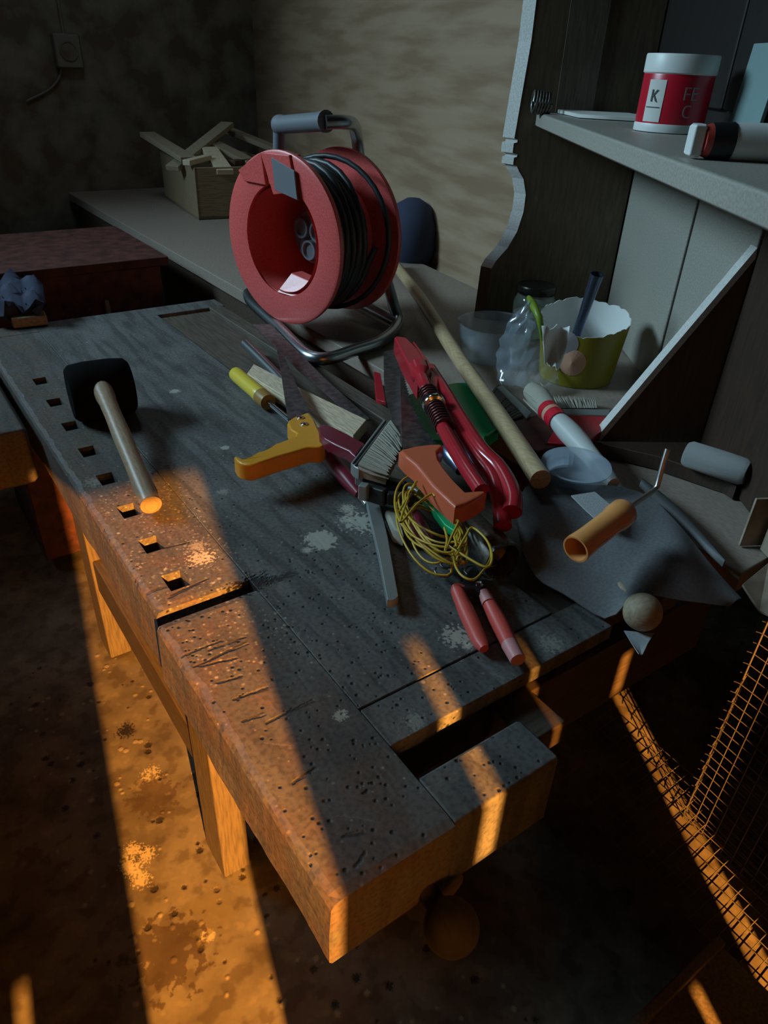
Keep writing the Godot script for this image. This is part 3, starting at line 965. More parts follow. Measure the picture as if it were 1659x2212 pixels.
func build_shelf_things() -> void:
	# red tin with white lid
	var c := Vector3(1.0541, 1.28, -0.7557)
	c.y = 1.281
	var t := thing("paint_tin", "red tin with a white lid and a pale label on the upper shelf", "tin", c)
	var up := Transform3D(Basis.IDENTITY, c)
	var g := Geo.new()
	var R := 0.05
	g.lathe(up, [Vector2(0, 0), Vector2(R * 0.98, 0.0), Vector2(R, 0.008), Vector2(R, 0.072), Vector2(R * 0.985, 0.074), Vector2(0, 0.074)], 48)
	part(t, "body", g, M.can_red)
	g = Geo.new()
	g.lathe(up, [Vector2(R * 1.004, 0.0), Vector2(R * 1.012, 0.001), Vector2(R * 1.012, 0.009), Vector2(R, 0.011)], 48)
	part(t, "base_band", g, M.white)
	g = Geo.new()
	g.lathe(up, [Vector2(R * 0.985, 0.073), Vector2(R * 1.03, 0.075), Vector2(R * 1.03, 0.096), Vector2(R * 1.01, 0.098), Vector2(R * 0.95, 0.098), Vector2(R * 0.92, 0.095), Vector2(0, 0.095)], 48)
	part(t, "lid", g, M.white)
	var view := atan2(-c.x, -c.z)  # the way to where we stand
	g = _wrap(c, R + 0.0006, view - 0.85, view - 0.3, 0.013, 0.066)
	part(t, "label", g, M.paper, "pale upright label")
	g = _wrap(c, R + 0.0012, view - 0.8, view - 0.36, 0.031, 0.0322)
	for k in 3:
		pass
	part(t, "print", g, M.dark_grey)
	_letters(t, "K", c, R + 0.0012, view - 0.6, 0.046, 0.016, M.dark_grey)
	_letters(t, "FE", c, R + 0.0008, view + 0.42, 0.05, 0.017, M.print_grey)
	_letters(t, "C", c, R + 0.0008, view + 0.4, 0.028, 0.017, M.print_grey)
	# squeezed tube lying on the shelf
	var a := Vector3(0.7246, 1.297, -0.4917)
	var b := Vector3(0.8033, 1.297, -0.4311)
	var u := thing("paint_tube", "white and black squeezed tube with a red band lying at the shelf's front edge", "tube", a)
	g = Geo.new()
	g.bar(a, a.lerp(b, 0.14), 0.02, 0.03, Vector3.UP, 0.003)
	part(u, "cap", g, M.white)
	g = Geo.new()
	g.tube([a.lerp(b, 0.14), a.lerp(b, 0.2)], [0.014, 0.016], 20)
	part(u, "band", g, M.plier_red)
	g = Geo.new()
	g.tube([a.lerp(b, 0.2), a.lerp(b, 0.42)], [0.0165, 0.018], 20)
	part(u, "neck", g, M.black)
	g = Geo.new()
	g.tube([a.lerp(b, 0.42), a.lerp(b, 0.6), b], [0.017, 0.018, 0.018], 20)
	part(u, "body", g, M.white)
	# flat pad, dark bottle, spring
	g = Geo.new()
	g.slab([Vector3(1.2256, 1.2875, -1.1436), Vector3(1.1455, 1.2875, -1.0164), Vector3(1.1823, 1.2875, -0.9649), Vector3(1.2353, 1.2875, -0.9017), Vector3(1.333, 1.2875, -1.0532)], Vector3(0, -0.006, 0), 0.001)
	whole("paper_pad", g, M.paper, "flat pale pad lying on the shelf left of the red tin", "paper")
	var d0 := Vector3(1.4368, 1.304, -0.8894)
	var d1 := Vector3(1.1272, 1.304, -0.615)
	var q := thing("dark_bottle", "dark bottle lying on the shelf behind the white tube", "bottle", d0)
	g = Geo.new()
	g.tube([d0.lerp(d1, -0.5), d0.lerp(d1, -0.28), d0, d1], [0.01, 0.011, 0.022, 0.022], 24)
	part(q, "body", g, M.shade_dark)
	g = Geo.new()
	g.tube([d0.lerp(d1, -0.66), d0.lerp(d1, -0.45)], 0.014, 20)
	part(q, "cap", g, M.dark_grey)
	g = Geo.new()
	var s0 := Vector3(1.161, 1.3, -1.1534)
	var s1 := Vector3(1.1885, 1.297, -1.1335)
	var pts := []
	var f := along(s0, s1)
	for k in 73:
		var ph := TAU * k / 12.0
		pts.append(f * Vector3(cos(ph) * 0.018, k / 72.0 * s0.distance_to(s1), sin(ph) * 0.018))
	g.tube(pts, 0.0035, 8)
	whole("coil_spring", g, M.worn_metal, "small coiled spring at the far end of the upper shelf", "spring")

func _wrap(c: Vector3, r: float, a0: float, a1: float, y0: float, y1: float, n := 10) -> Geo:
	var g := Geo.new()
	for i in n:
		var a := lerpf(a0, a1, float(i) / n)
		var b := lerpf(a0, a1, float(i + 1) / n)
		var u := Vector3(sin(a), 0, cos(a))
		var w := Vector3(sin(b), 0, cos(b))
		var p := c + Vector3(0, y0, 0)
		var h := Vector3(0, y1 - y0, 0)
		g.quad_n(p + u * r, p + w * r, p + w * r + h, p + u * r + h, u, w, w, u)
	return g

func _letters(root: Node3D, text: String, c: Vector3, r: float, a: float, y: float, size: float, m: Material) -> void:
	var t := TextMesh.new()
	var f := SystemFont.new()
	f.font_names = PackedStringArray(["Droid Sans"])
	t.font = f
	t.text = text
	t.font_size = 48
	t.pixel_size = size / 36.0
	t.depth = 0.0004
	var o := MeshInstance3D.new()
	o.name = "lettering"
	o.mesh = t
	o.material_override = m
	root.add_child(o, true)
	o.global_transform = Transform3D(Basis.from_euler(Vector3(0, a, 0)), c + Vector3(sin(a) * (r + 0.0004), y, cos(a) * (r + 0.0004)))

# ---------------------------------------------------------------- far left: things beyond the bench
func build_far_things() -> void:
	# wall socket
	var sp := Vector3(0.8636, 1.3476, -3.38)
	var s := thing("wall_socket", "pale surface-mounted socket on the dark far wall", "socket", sp)
	var g := Geo.new()
	g.box(sp, Vector3(0.1, 0.115, 0.045), Basis.IDENTITY, 0.008)
	part(s, "body", g, M.ivory)
	g = Geo.new()
	g.lathe(Transform3D(Basis(Vector3.RIGHT, Vector3.BACK, Vector3.DOWN), sp + Vector3(0, 0, 0.0225)), [Vector2(0.0, 0.0006), Vector2(0.026, 0.0006), Vector2(0.029, 0.004), Vector2(0.034, 0.004), Vector2(0.036, 0.0)], 24)
	part(s, "faceplate", g, M.plaster)
	g = Geo.new()
	g.tube(smooth([sp + Vector3(-0.03, -0.05, -0.01), sp + Vector3(-0.045, -0.09, -0.01), sp + Vector3(-0.09, -0.13, -0.01), sp + Vector3(-0.18, -0.17, -0.01)]), 0.004, 8)
	part(s, "lead", g, M.ivory)
	g = Geo.new()
	g.tube([sp + Vector3(0, 0.05, -0.013), sp + Vector3(0.002, 0.5, -0.013), Vector3(sp.x, 2.59, sp.z - 0.013)], 0.006, 8)
	part(s, "conduit", g, M.plaster)
	# low red chest on legs
	var r := thing("red_chest", "low dark red wooden chest standing beyond the far end of the bench", "chest", Vector3(0.5, 0, -2.3))
	g = Geo.new()
	g.box(Vector3(0.43, 0.875, -2.2), Vector3(0.5, 0.025, 0.46), Basis.IDENTITY, 0.004)
	part(r, "lid", g, M.red_brown)
	g = Geo.new()
	g.box(Vector3(0.43, 0.45, -2.2), Vector3(0.46, 0.83, 0.42), Basis.IDENTITY, 0.004)
	part(r, "body", g, M.red_brown)
	g = Geo.new()
	g.box(Vector3(0.5, 0.74, -1.983), Vector3(0.012, 0.1, 0.014), Basis.IDENTITY, 0.003)
	part(r, "latch", g, M.scrap_wood)
	# folded blue cloth and a pale offcut on the far end
	g = Geo.new()
	var rows := []
	for i in 9:
		var l := []
		for j in 9:
			var p := Vector3(0.1734, 0.9, -1.6786).lerp(Vector3(0.2827, 0.9, -1.6227), j / 8.0)
			var q := Vector3(0.1948, 0.93, -1.7639).lerp(Vector3(0.306, 0.93, -1.7096), j / 8.0)
			l.append(p.lerp(q, i / 8.0) + Vector3(0, 0.012 * sin(i * 1.3 + j * 0.9) + 0.01 * sin(j * 2.1) - 0.00 * i, 0))
		rows.append(l)
	g.sheet(rows, 0.035)
	whole("blue_cloth", g, M.blue_cloth, "folded dark blue cloth at the far left beyond the bench", "cloth")
	g = Geo.new()
	g.bar(Vector3(0.2173, 0.862, -1.6562), Vector3(0.2858, 0.862, -1.6494), 0.04, 0.022, Vector3.UP, 0.003)
	whole("wood_offcut", g, M.scrap_wood, "short pale offcut lying on the far end of the bench", "offcut")
	# crate with scrap wood
	var b := thing("scrap_crate", "pale wooden box full of offcuts on the counter left of the cable reel", "crate", Vector3(1.16, TOP, -2.72))
	var o := Vector3(1.028, 0.8511, -2.61)
	var x := Vector3(0.99, 0, 0.12).normalized()
	var z := Vector3(0.12, 0, -0.99).normalized()
	var bs := Basis(x, Vector3.UP, -z)
	var w := 0.34
	var d := 0.5
	for e in [[Vector3(w * 0.5, 0.085, 0.006), Vector3(w, 0.17, 0.012)], [Vector3(w * 0.5, 0.085, d), Vector3(w, 0.17, 0.012)], [Vector3(0.006, 0.085, d * 0.5), Vector3(0.012, 0.17, d)], [Vector3(w, 0.085, d * 0.5), Vector3(0.012, 0.17, d)], [Vector3(w * 0.5, 0.006, d * 0.5), Vector3(w, 0.012, d)]]:
		g = Geo.new()
		g.box(o + x * e[0].x + Vector3.UP * e[0].y + z * e[0].z, e[1], bs, 0.002)
		part(b, "board", g, M.box_wood)
	var bits := [["long offcut rising from the crate's front left corner to its back", [Vector3(1.0002, 1.0039, -2.75), Vector3(1.3388, 1.1253, -3)], 0.055, "scrap_wood"], ["pale offcut with a square end poking over the crate's front edge", [Vector3(1.1344, 1.0059, -2.59), Vector3(1.1851, 1.0543, -2.84)], 0.06, "pale_wood"],
		["short thin offcut at the crate's front left corner", [Vector3(1.0082, 1.0348, -2.63), Vector3(1.1288, 1.0398, -2.72)], 0.03, "pale_wood"], ["broad board sloping to the right across the crate", [Vector3(1.3554, 1.1016, -3.05), Vector3(1.5662, 1.0092, -2.78)], 0.07, "scrap_wood"],
		["board lying along the crate's left side", [Vector3(1.042, 1.0841, -3.1), Vector3(1.0465, 1.0365, -2.7)], 0.06, "scrap_wood"], ["offcut under the crossing boards in the crate's middle", [Vector3(1.2208, 1.0754, -2.95), Vector3(1.3018, 1.0115, -2.68)], 0.06, "scrap_wood"],
		["reddish offcut at the crate's right side", [Vector3(1.209, 1.0214, -2.7), Vector3(1.4939, 1.0236, -2.82)], 0.035, "brown_panel"]]
	for q in bits:
		g = Geo.new()
		g.bar(q[1][0], q[1][1], q[2], 0.018, Vector3.UP, 0.002)
		whole("wood_scrap", g, M[q[3]], q[0], "offcut", "offcuts in the crate")
	# something dark behind the reel
	var k := thing("dark_bag", "dark blue bag slumped against the plywood behind the reel", "bag", Vector3(1.4565, 0.85, -1.9254))
	g = Geo.new()
	var c := Vector3(1.3461, 0.93, -1.802)
	c += Vector3(0.03, -0.0, 0.0)
	g.lathe(Transform3D(Basis.IDENTITY, c + Vector3(0, -0.08, 0)), [Vector2(0, 0), Vector2(0.07, 0.0), Vector2(0.085, 0.03), Vector2(0.08, 0.1), Vector2(0.055, 0.15), Vector2(0.02, 0.17), Vector2(0, 0.172)], 20)
	part(k, "body", g, M.blue_cloth)
	g = Geo.new()
	g.bar(Vector3(1.123, 1, -1.5843), Vector3(1.1204, 1.04, -1.5568), 0.02, 0.004)
	g.bar(Vector3(1.1258, 1.03, -1.5697), Vector3(1.1263, 1.045, -1.5716), 0.007, 0.004)
	g.bar(Vector3(1.1195, 1.03, -1.5447), Vector3(1.1284, 1.045, -1.5424), 0.007, 0.004)
	part(k, "tag", g, M.white, "small white forked tag")

# ---------------------------------------------------------------- the cable reel
func build_reel() -> void:
	var c0 := Vector3(0.705, 1.04, -1.35)
	var c1 := Vector3(0.872, 1.038, -1.392)
	var t := thing("cable_reel", "red cable reel with black cable on a steel tube stand", "cable reel", Vector3(0.79, TOP, -1.37))
	var f := along(c0, c1)
	f.origin = Vector3.ZERO
	var R := 0.165
	for e in [[c0, -1.0], [c1, 1.0]]:
		var g := Geo.new()
		var xf := Transform3D(f.basis, e[0])
		var s: float = e[1]
		var pr := [Vector2(0.107, -0.004), Vector2(0.16, -0.006), Vector2(R, -0.004), Vector2(R + 0.001, 0.0), Vector2(R, 0.006), Vector2(0.16, 0.004), Vector2(0.107, 0.003)]
		if s > 0.0:
			pr = [Vector2(0.02, -0.005), Vector2(0.16, -0.005), Vector2(R, -0.005), Vector2(R + 0.001, 0.0), Vector2(R, 0.005), Vector2(0.16, 0.005), Vector2(0.02, 0.005)]
		g.lathe(xf, pr, 64)
		part(t, "flange", g, M.reel_red)
	var g := Geo.new()
	var xf0 := Transform3D(f.basis, c0)
	g.lathe(xf0, [Vector2(0.108, 0.15), Vector2(0.108, -0.004)], 56)
	g.lathe(xf0, [Vector2(0.1, -0.004), Vector2(0.1, 0.14), Vector2(0.0, 0.14)], 56)
	part(t, "drum", g, M.reel_red)
	# socket plate deep in the drum
	g = Geo.new()
	g.lathe(xf0, [Vector2(0.055, 0.135), Vector2(0.055, 0.085), Vector2(0.05, 0.08), Vector2(0, 0.08)], 32)
	for k in 3:
		var a := k * TAU / 3.0 + 0.5
		g.lathe(xf0 * Transform3D(Basis.IDENTITY, Vector3(cos(a) * 0.027, 0.0, sin(a) * 0.027)), [Vector2(0.02, 0.08), Vector2(0.02, 0.07), Vector2(0.016, 0.07), Vector2(0.015, 0.076), Vector2(0, 0.076)], 20)
	part(t, "socket_plate", g, M.grip_grey)
	# handle lug and cross ribs in the front flange
	g = Geo.new()
	var up := f.basis.inverse() * Vector3.UP
	var h := Vector2(up.x, up.z).normalized()
	var ry := Vector3(h.x, 0, h.y)
	var rx := Vector3(-h.y, 0, h.x)
	if (f.basis * rx).z < 0.0:
		rx = -rx
	g.slab([xf0 * (ry * 0.158 - rx * 0.045 + Vector3(0, -0.012, 0)), xf0 * (ry * 0.16 + rx * 0.035 + Vector3(0, -0.012, 0)), xf0 * (ry * 0.098 + rx * 0.05 + Vector3(0, -0.012, 0)), xf0 * (ry * 0.085 - rx * 0.012 + Vector3(0, -0.012, 0))], f.basis * Vector3(0, 0.03, 0), 0.003)
	g.slab([xf0 * (ry * 0.12 - rx * 0.115 + Vector3(0, -0.012, 0)), xf0 * (ry * 0.158 - rx * 0.045 + Vector3(0, -0.012, 0)), xf0 * (ry * 0.1 - rx * 0.035 + Vector3(0, -0.012, 0)), xf0 * (ry * 0.1 - rx * 0.1 + Vector3(0, -0.012, 0))], f.basis * Vector3(0, 0.02, 0), 0.003)
	part(t, "lug", g, M.reel_red)
	g = Geo.new()
	g.slab([xf0 * (ry * 0.152 - rx * 0.012 + Vector3(0, -0.0135, 0)), xf0 * (ry * 0.135 + rx * 0.05 + Vector3(0, -0.0135, 0)), xf0 * (ry * 0.085 + rx * 0.058 + Vector3(0, -0.0135, 0)), xf0 * (ry * 0.095 - rx * 0.004 + Vector3(0, -0.0135, 0))], f.basis * Vector3(0, 0.004, 0), 0.001)
	part(t, "plate", g, M.grip_grey, "small grey plate")
	g = Geo.new()
	g.slab([xf0 * (-ry * 0.106 - rx * 0.02 + Vector3(0, -0.002, 0)), xf0 * (-ry * 0.106 + rx * 0.045 + Vector3(0, -0.002, 0)), xf0 * (-ry * 0.072 + rx * 0.055 + Vector3(0, 0.02, 0)), xf0 * (-ry * 0.066 + rx * 0.0 + Vector3(0, 0.02, 0))], f.basis * Vector3(0, 0.03, 0), 0.002)
	part(t, "tab", g, M.reel_red)
	# windings: layers of cable, one loose turn
	g = Geo.new()
	var rng := RandomNumberGenerator.new()
	rng.seed = 4
	var pts := []
	var turns := 16
	for k in turns * 28 + 1:
		var a := TAU * k / 28.0
		var lay := k / (28.0 * 8.0)
		var across := 0.014 + 0.09 * absf(fposmod(lay, 2.0) - 1.0) + 0.003 * sin(a * 3.7)
		var rr := 0.128 + 0.012 * floorf(lay) + 0.003 * sin(a * 1.31 + lay)
		pts.append(xf0 * Vector3(cos(a) * rr, across, sin(a) * rr))
	g.tube(pts, 0.0065, 7)
	g.lathe(xf0, [Vector2(0.11, 0.1), Vector2(0.131, 0.098), Vector2(0.131, 0.01), Vector2(0.11, 0.01)], 40)
	var loose := []
	for k in 25:
		var a := -0.6 + TAU * k / 24.0 * 0.62
		var q := ry * cos(a) + rx * sin(a)
		loose.append(xf0 * (q * (0.142 + 0.02 * sin(PI * k / 24.0)) + Vector3(0, 0.09 + 0.05 * sin(PI * k / 24.0), 0)))
	g.tube(loose, 0.0055, 8)
	part(t, "cable", g, M.cable)
	# tube stand
	g = Geo.new()
	var fr := smooth([Vector3(0.745, 0.864, -1.62), Vector3(0.7184, 0.864, -1.541), Vector3(0.6903, 0.864, -1.3599), Vector3(0.6609, 0.864, -1.2094), Vector3(0.6613, 0.864, -1.1552), Vector3(0.6904, 0.864, -1.1393), Vector3(0.7528, 0.864, -1.1531), Vector3(0.8315, 0.864, -1.1742), Vector3(0.925, 0.866, -1.245), Vector3(0.938, 0.9, -1.28), Vector3(0.936, 1.0, -1.34), Vector3(0.93, 1.12, -1.4), Vector3(0.915, 1.205, -1.4), Vector3(0.885, 1.243, -1.37), Vector3(0.84, 1.252, -1.335), Vector3(0.8, 1.252, -1.34)], 6)
	g.tube(fr, 0.0125, 16)
	g.tube(smooth([Vector3(0.745, 0.864, -1.62), Vector3(0.8, 0.864, -1.65), Vector3(0.88, 0.866, -1.62), Vector3(0.935, 0.87, -1.5), Vector3(0.93, 0.868, -1.25)]), 0.0125, 16)
	g.tube([Vector3(0.935, 1.038, -1.4), Vector3(0.86, 1.038, -1.392)], 0.016, 16)
	part(t, "stand", g, M.zinc)
	g = Geo.new()
	var a0 := Vector3(0.805, 1.2532, -1.3446)
	var a1 := Vector3(0.805, 1.2324, -1.5401)
	var gp := []
	var gr := []
	for k in 41:
		gp.append(a0.lerp(a1, k / 40.0))
		gr.append(0.0165 + (0.0012 if k % 2 == 0 else 0.0) + (0.002 if k < 3 or k > 37 else 0.0))
	g.tube(gp, gr, 18)
	g.tube([a1, a1 + Vector3(0, -0.055, -0.006)], 0.013, 16)
	part(t, "handle_grip", g, M.grip_grey)

# ---------------------------------------------------------------- tools on the bench
func build_mallet() -> void:
	var t := thing("mallet", "black rubber mallet with a pale wooden handle lying on the front of the bench", "mallet", Vector3(0.252, 0.85, -1.1563))
	var a := Vector3(0.2032, 0.897, -1.1188)
	var b := Vector3(0.2968, 0.897, -1.1092)
	var g := Geo.new()
	var l := a.distance_to(b)
	g.lathe(along(a, b), [Vector2(0, 0), Vector2(0.038, 0.0), Vector2(0.044, 0.006), Vector2(0.0465, l * 0.3), Vector2(0.0465, l * 0.7), Vector2(0.044, l - 0.006), Vector2(0.038, l), Vector2(0, l)], 36)
	part(t, "head", g, M.rubber)
	var p := resample([Vector3(0.2449, 0.912, -1.0834), Vector3(0.211, 0.868, -0.7868)], 24)
	var r := []
	for k in 24:
		r.append(0.0128 + 0.0004 * sin(k * 0.7) + (0.0015 if k < 3 else 0.0))
	g = Geo.new()
	g.tube(p, r, 16)
	part(t, "handle", g, M.mallet_handle)
	g = Geo.new()
	var e: Vector3 = p[23]
	var d: Vector3 = (p[23] - p[22]).normalized()
	g.lathe(along(e - d * 0.001, e + d), [Vector2(0.0128, 0.0), Vector2(0.0135, 0.001), Vector2(0.0135, 0.002), Vector2(0.009, 0.0035), Vector2(0.008, 0.0025), Vector2(0, 0.003)], 20)
	part(t, "handle_end", g, M.end_grain, "pale sawn end")

func build_saws_and_drivers() -> void:
	# screwdriver with yellow handle
	var a := Vector3(0.4937, 0.866, -1.151)
	var b := Vector3(0.4862, 0.866, -1.0064)
	var t := thing("screwdriver", "screwdriver with a round yellow handle lying left of the wooden batten", "screwdriver", a)
	var l := a.distance_to(b)
	var g := Geo.new()
	g.lathe(along(a, b), [Vector2(0, 0.0), Vector2(0.009, 0.0), Vector2(0.0125, 0.004), Vector2(0.0135, 0.02), Vector2(0.013, l * 0.7), Vector2(0.0145, l * 0.8), Vector2(0.013, l * 0.83)], 20)
	part(t, "handle", g, M.driver_yellow)
	g = Geo.new()
	g.lathe(along(a, b), [Vector2(0.0145, l * 0.82), Vector2(0.015, l * 0.9), Vector2(0.0135, l * 1.02), Vector2(0, l * 1.02)], 20)
	part(t, "collar", g, M.ferrule_brown)
	g = Geo.new()
	g.tube([b, b.lerp(Vector3(0.4833, 0.866, -0.9299), 0.5), Vector3(0.4822, 0.866, -0.9126)], 0.0042, 10)
	part(t, "shaft", g, M.chrome)
	# batten
	g = Geo.new()
	g.slab([Vector3(0.5328, 0.876, -1.1524), Vector3(0.5501, 0.876, -1.0231), Vector3(0.579, 0.876, -0.8475), Vector3(0.5295, 0.876, -0.8097), Vector3(0.513, 0.876, -0.9559), Vector3(0.5019, 0.876, -1.1169)], Vector3(0, -0.02, 0), 0.0015)
	whole("batten", g, M.pale_wood, "clean pale wooden batten lying under the yellow saw", "batten")
	# rod
	var q := thing("steel_rod", "round steel rod lying behind the pale batten", "rod", Vector3(0.5786, 0.866, -1.2786))
	g = Geo.new()
	g.tube([Vector3(0.5786, 0.866, -1.2849), Vector3(0.5685, 0.866, -1.2029), Vector3(0.5549, 0.866, -1.1012), Vector3(0.5305, 0.866, -0.9722)], 0.0095, 16)
	part(q, "bar", g, M.zinc)
	# small saw, yellow pistol grip
	var s := thing("pistol_grip_saw", "small saw with an orange-yellow pistol grip lying on the bench", "saw", Vector3(0.4541, 0.85, -0.8799))
	g = Geo.new()
	var poly := [Vector3(0.3286, 0.905, -0.7899), Vector3(0.3361, 0.905, -0.7778), Vector3(0.3468, 0.905, -0.7791), Vector3(0.3583, 0.905, -0.7847), Vector3(0.3681, 0.905, -0.7852), Vector3(0.3799, 0.905, -0.7893), Vector3(0.3909, 0.905, -0.7957), Vector3(0.3989, 0.905, -0.796), Vector3(0.4147, 0.905, -0.8), Vector3(0.4259, 0.905, -0.8018), Vector3(0.4331, 0.905, -0.8096), Vector3(0.4309, 0.905, -0.8231), Vector3(0.4372, 0.905, -0.8445), Vector3(0.4455, 0.905, -0.8543), Vector3(0.456, 0.905, -0.8594), Vector3(0.4694, 0.905, -0.8612), Vector3(0.4826, 0.905, -0.8593), Vector3(0.4783, 0.905, -0.8353), Vector3(0.4674, 0.905, -0.8036), Vector3(0.4581, 0.905, -0.7762), Vector3(0.4488, 0.905, -0.7568), Vector3(0.438, 0.905, -0.7534), Vector3(0.4239, 0.905, -0.7617), Vector3(0.4029, 0.905, -0.7599), Vector3(0.3776, 0.905, -0.7594), Vector3(0.3523, 0.905, -0.7563), Vector3(0.3355, 0.905, -0.7559), Vector3(0.3275, 0.905, -0.7666), Vector3(0.3257, 0.905, -0.7766)]
	g.slab(poly, Vector3(0, -0.024, 0), 0.004)
	part(s, "handle", g, M.saw_yellow)
	for p in [Vector3(0.4619, 0.9055, -0.8491), Vector3(0.4557, 0.9055, -0.827)]:
		g = Geo.new()
		g.lathe(Transform3D(Basis.IDENTITY, p), [Vector2(0.0055, -0.001), Vector2(0.0052, 0.001), Vector2(0.003, 0.0018), Vector2(0, 0.002)], 16)
		part(s, "rivet", g, M.chrome)
	g = Geo.new()
	g.slab([Vector3(0.453, 0.894, -0.8718), Vector3(0.4971, 0.894, -0.885), Vector3(0.5321, 0.894, -0.9896), Vector3(0.5928, 0.894, -1.1582), Vector3(0.5802, 0.894, -1.1507), Vector3(0.539, 0.894, -1.0581)], Vector3(0, -0.0014, 0), 0.0003)
	part(s, "blade", g, M.blade)
	# long saw strip behind
	var u := thing("long_saw", "long thin saw blade lying along the tray towards the reel", "saw blade", Vector3(0.6037, 0.87, -1.1206))
	g = Geo.new()
	g.slab([Vector3(0.6348, 0.875, -1.3679), Vector3(0.6691, 0.875, -1.3498), Vector3(0.6127, 0.875, -1.035), Vector3(0.5862, 0.875, -0.8478), Vector3(0.5638, 0.875, -0.847), Vector3(0.5917, 0.875, -1.0986)], Vector3(0, -0.0018, 0), 0.0004)
	part(u, "blade", g, M.blade)
	# handsaw, orange closed handle
	var h := thing("handsaw", "handsaw with a large orange handle and a dark toothed blade", "handsaw", Vector3(0.5852, 0.85, -0.6674))
	g = Geo.new()
	poly = [Vector3(0.4813, 0.945, -0.6311), Vector3(0.5053, 0.945, -0.6303), Vector3(0.5263, 0.945, -0.6239), Vector3(0.5385, 0.945, -0.6137), Vector3(0.5208, 0.945, -0.6019), Vector3(0.5099, 0.945, -0.5855), Vector3(0.5013, 0.945, -0.5632), Vector3(0.4935, 0.945, -0.5365), Vector3(0.4866, 0.945, -0.5085), Vector3(0.4982, 0.945, -0.5051), Vector3(0.5071, 0.945, -0.4961), Vector3(0.4898, 0.945, -0.4899), Vector3(0.4697, 0.945, -0.487), Vector3(0.4545, 0.945, -0.4895), Vector3(0.4565, 0.945, -0.5088), Vector3(0.4608, 0.945, -0.5386), Vector3(0.4694, 0.945, -0.569), Vector3(0.4753, 0.945, -0.5923), Vector3(0.4768, 0.945, -0.6122)]
	g.slab(poly, Vector3(0, -0.024, 0), 0.005)
	part(h, "handle", g, M.saw_orange)
	g = Geo.new()
	var left := resample([Vector3(0.7412, 0.9, -1.0351), Vector3(0.6296, 0.908, -0.8726), Vector3(0.5603, 0.915, -0.7538), Vector3(0.5119, 0.925, -0.6613)], 40)
	var right := resample([Vector3(0.7782, 0.9, -1.0379), Vector3(0.6777, 0.908, -0.8864), Vector3(0.6034, 0.915, -0.7566), Vector3(0.5529, 0.925, -0.6465)], 81)
	var out := left.duplicate()
	for k in range(80, -1, -1):
		var e: Vector3 = right[k]
		if k % 2 == 1:
			e += (right[k] - left[k / 2]).normalized() * 0.0035
		out.append(e)
	g.slab(out, Vector3(0, -0.0014, 0), 0.0)
	part(h, "blade", g, M.blade, "dark blade with teeth on one edge")
	# small red-backed blade beside it
	g = Geo.new()
	g.slab([Vector3(0.6924, 0.885, -0.9944), Vector3(0.6975, 0.885, -0.9813), Vector3(0.6324, 0.885, -0.8724), Vector3(0.625, 0.885, -0.8896)], Vector3(0, -0.006, 0), 0.001)
	whole("red_clip", g, M.wrench_red, "small red strip beside the handsaw blade", "clip")

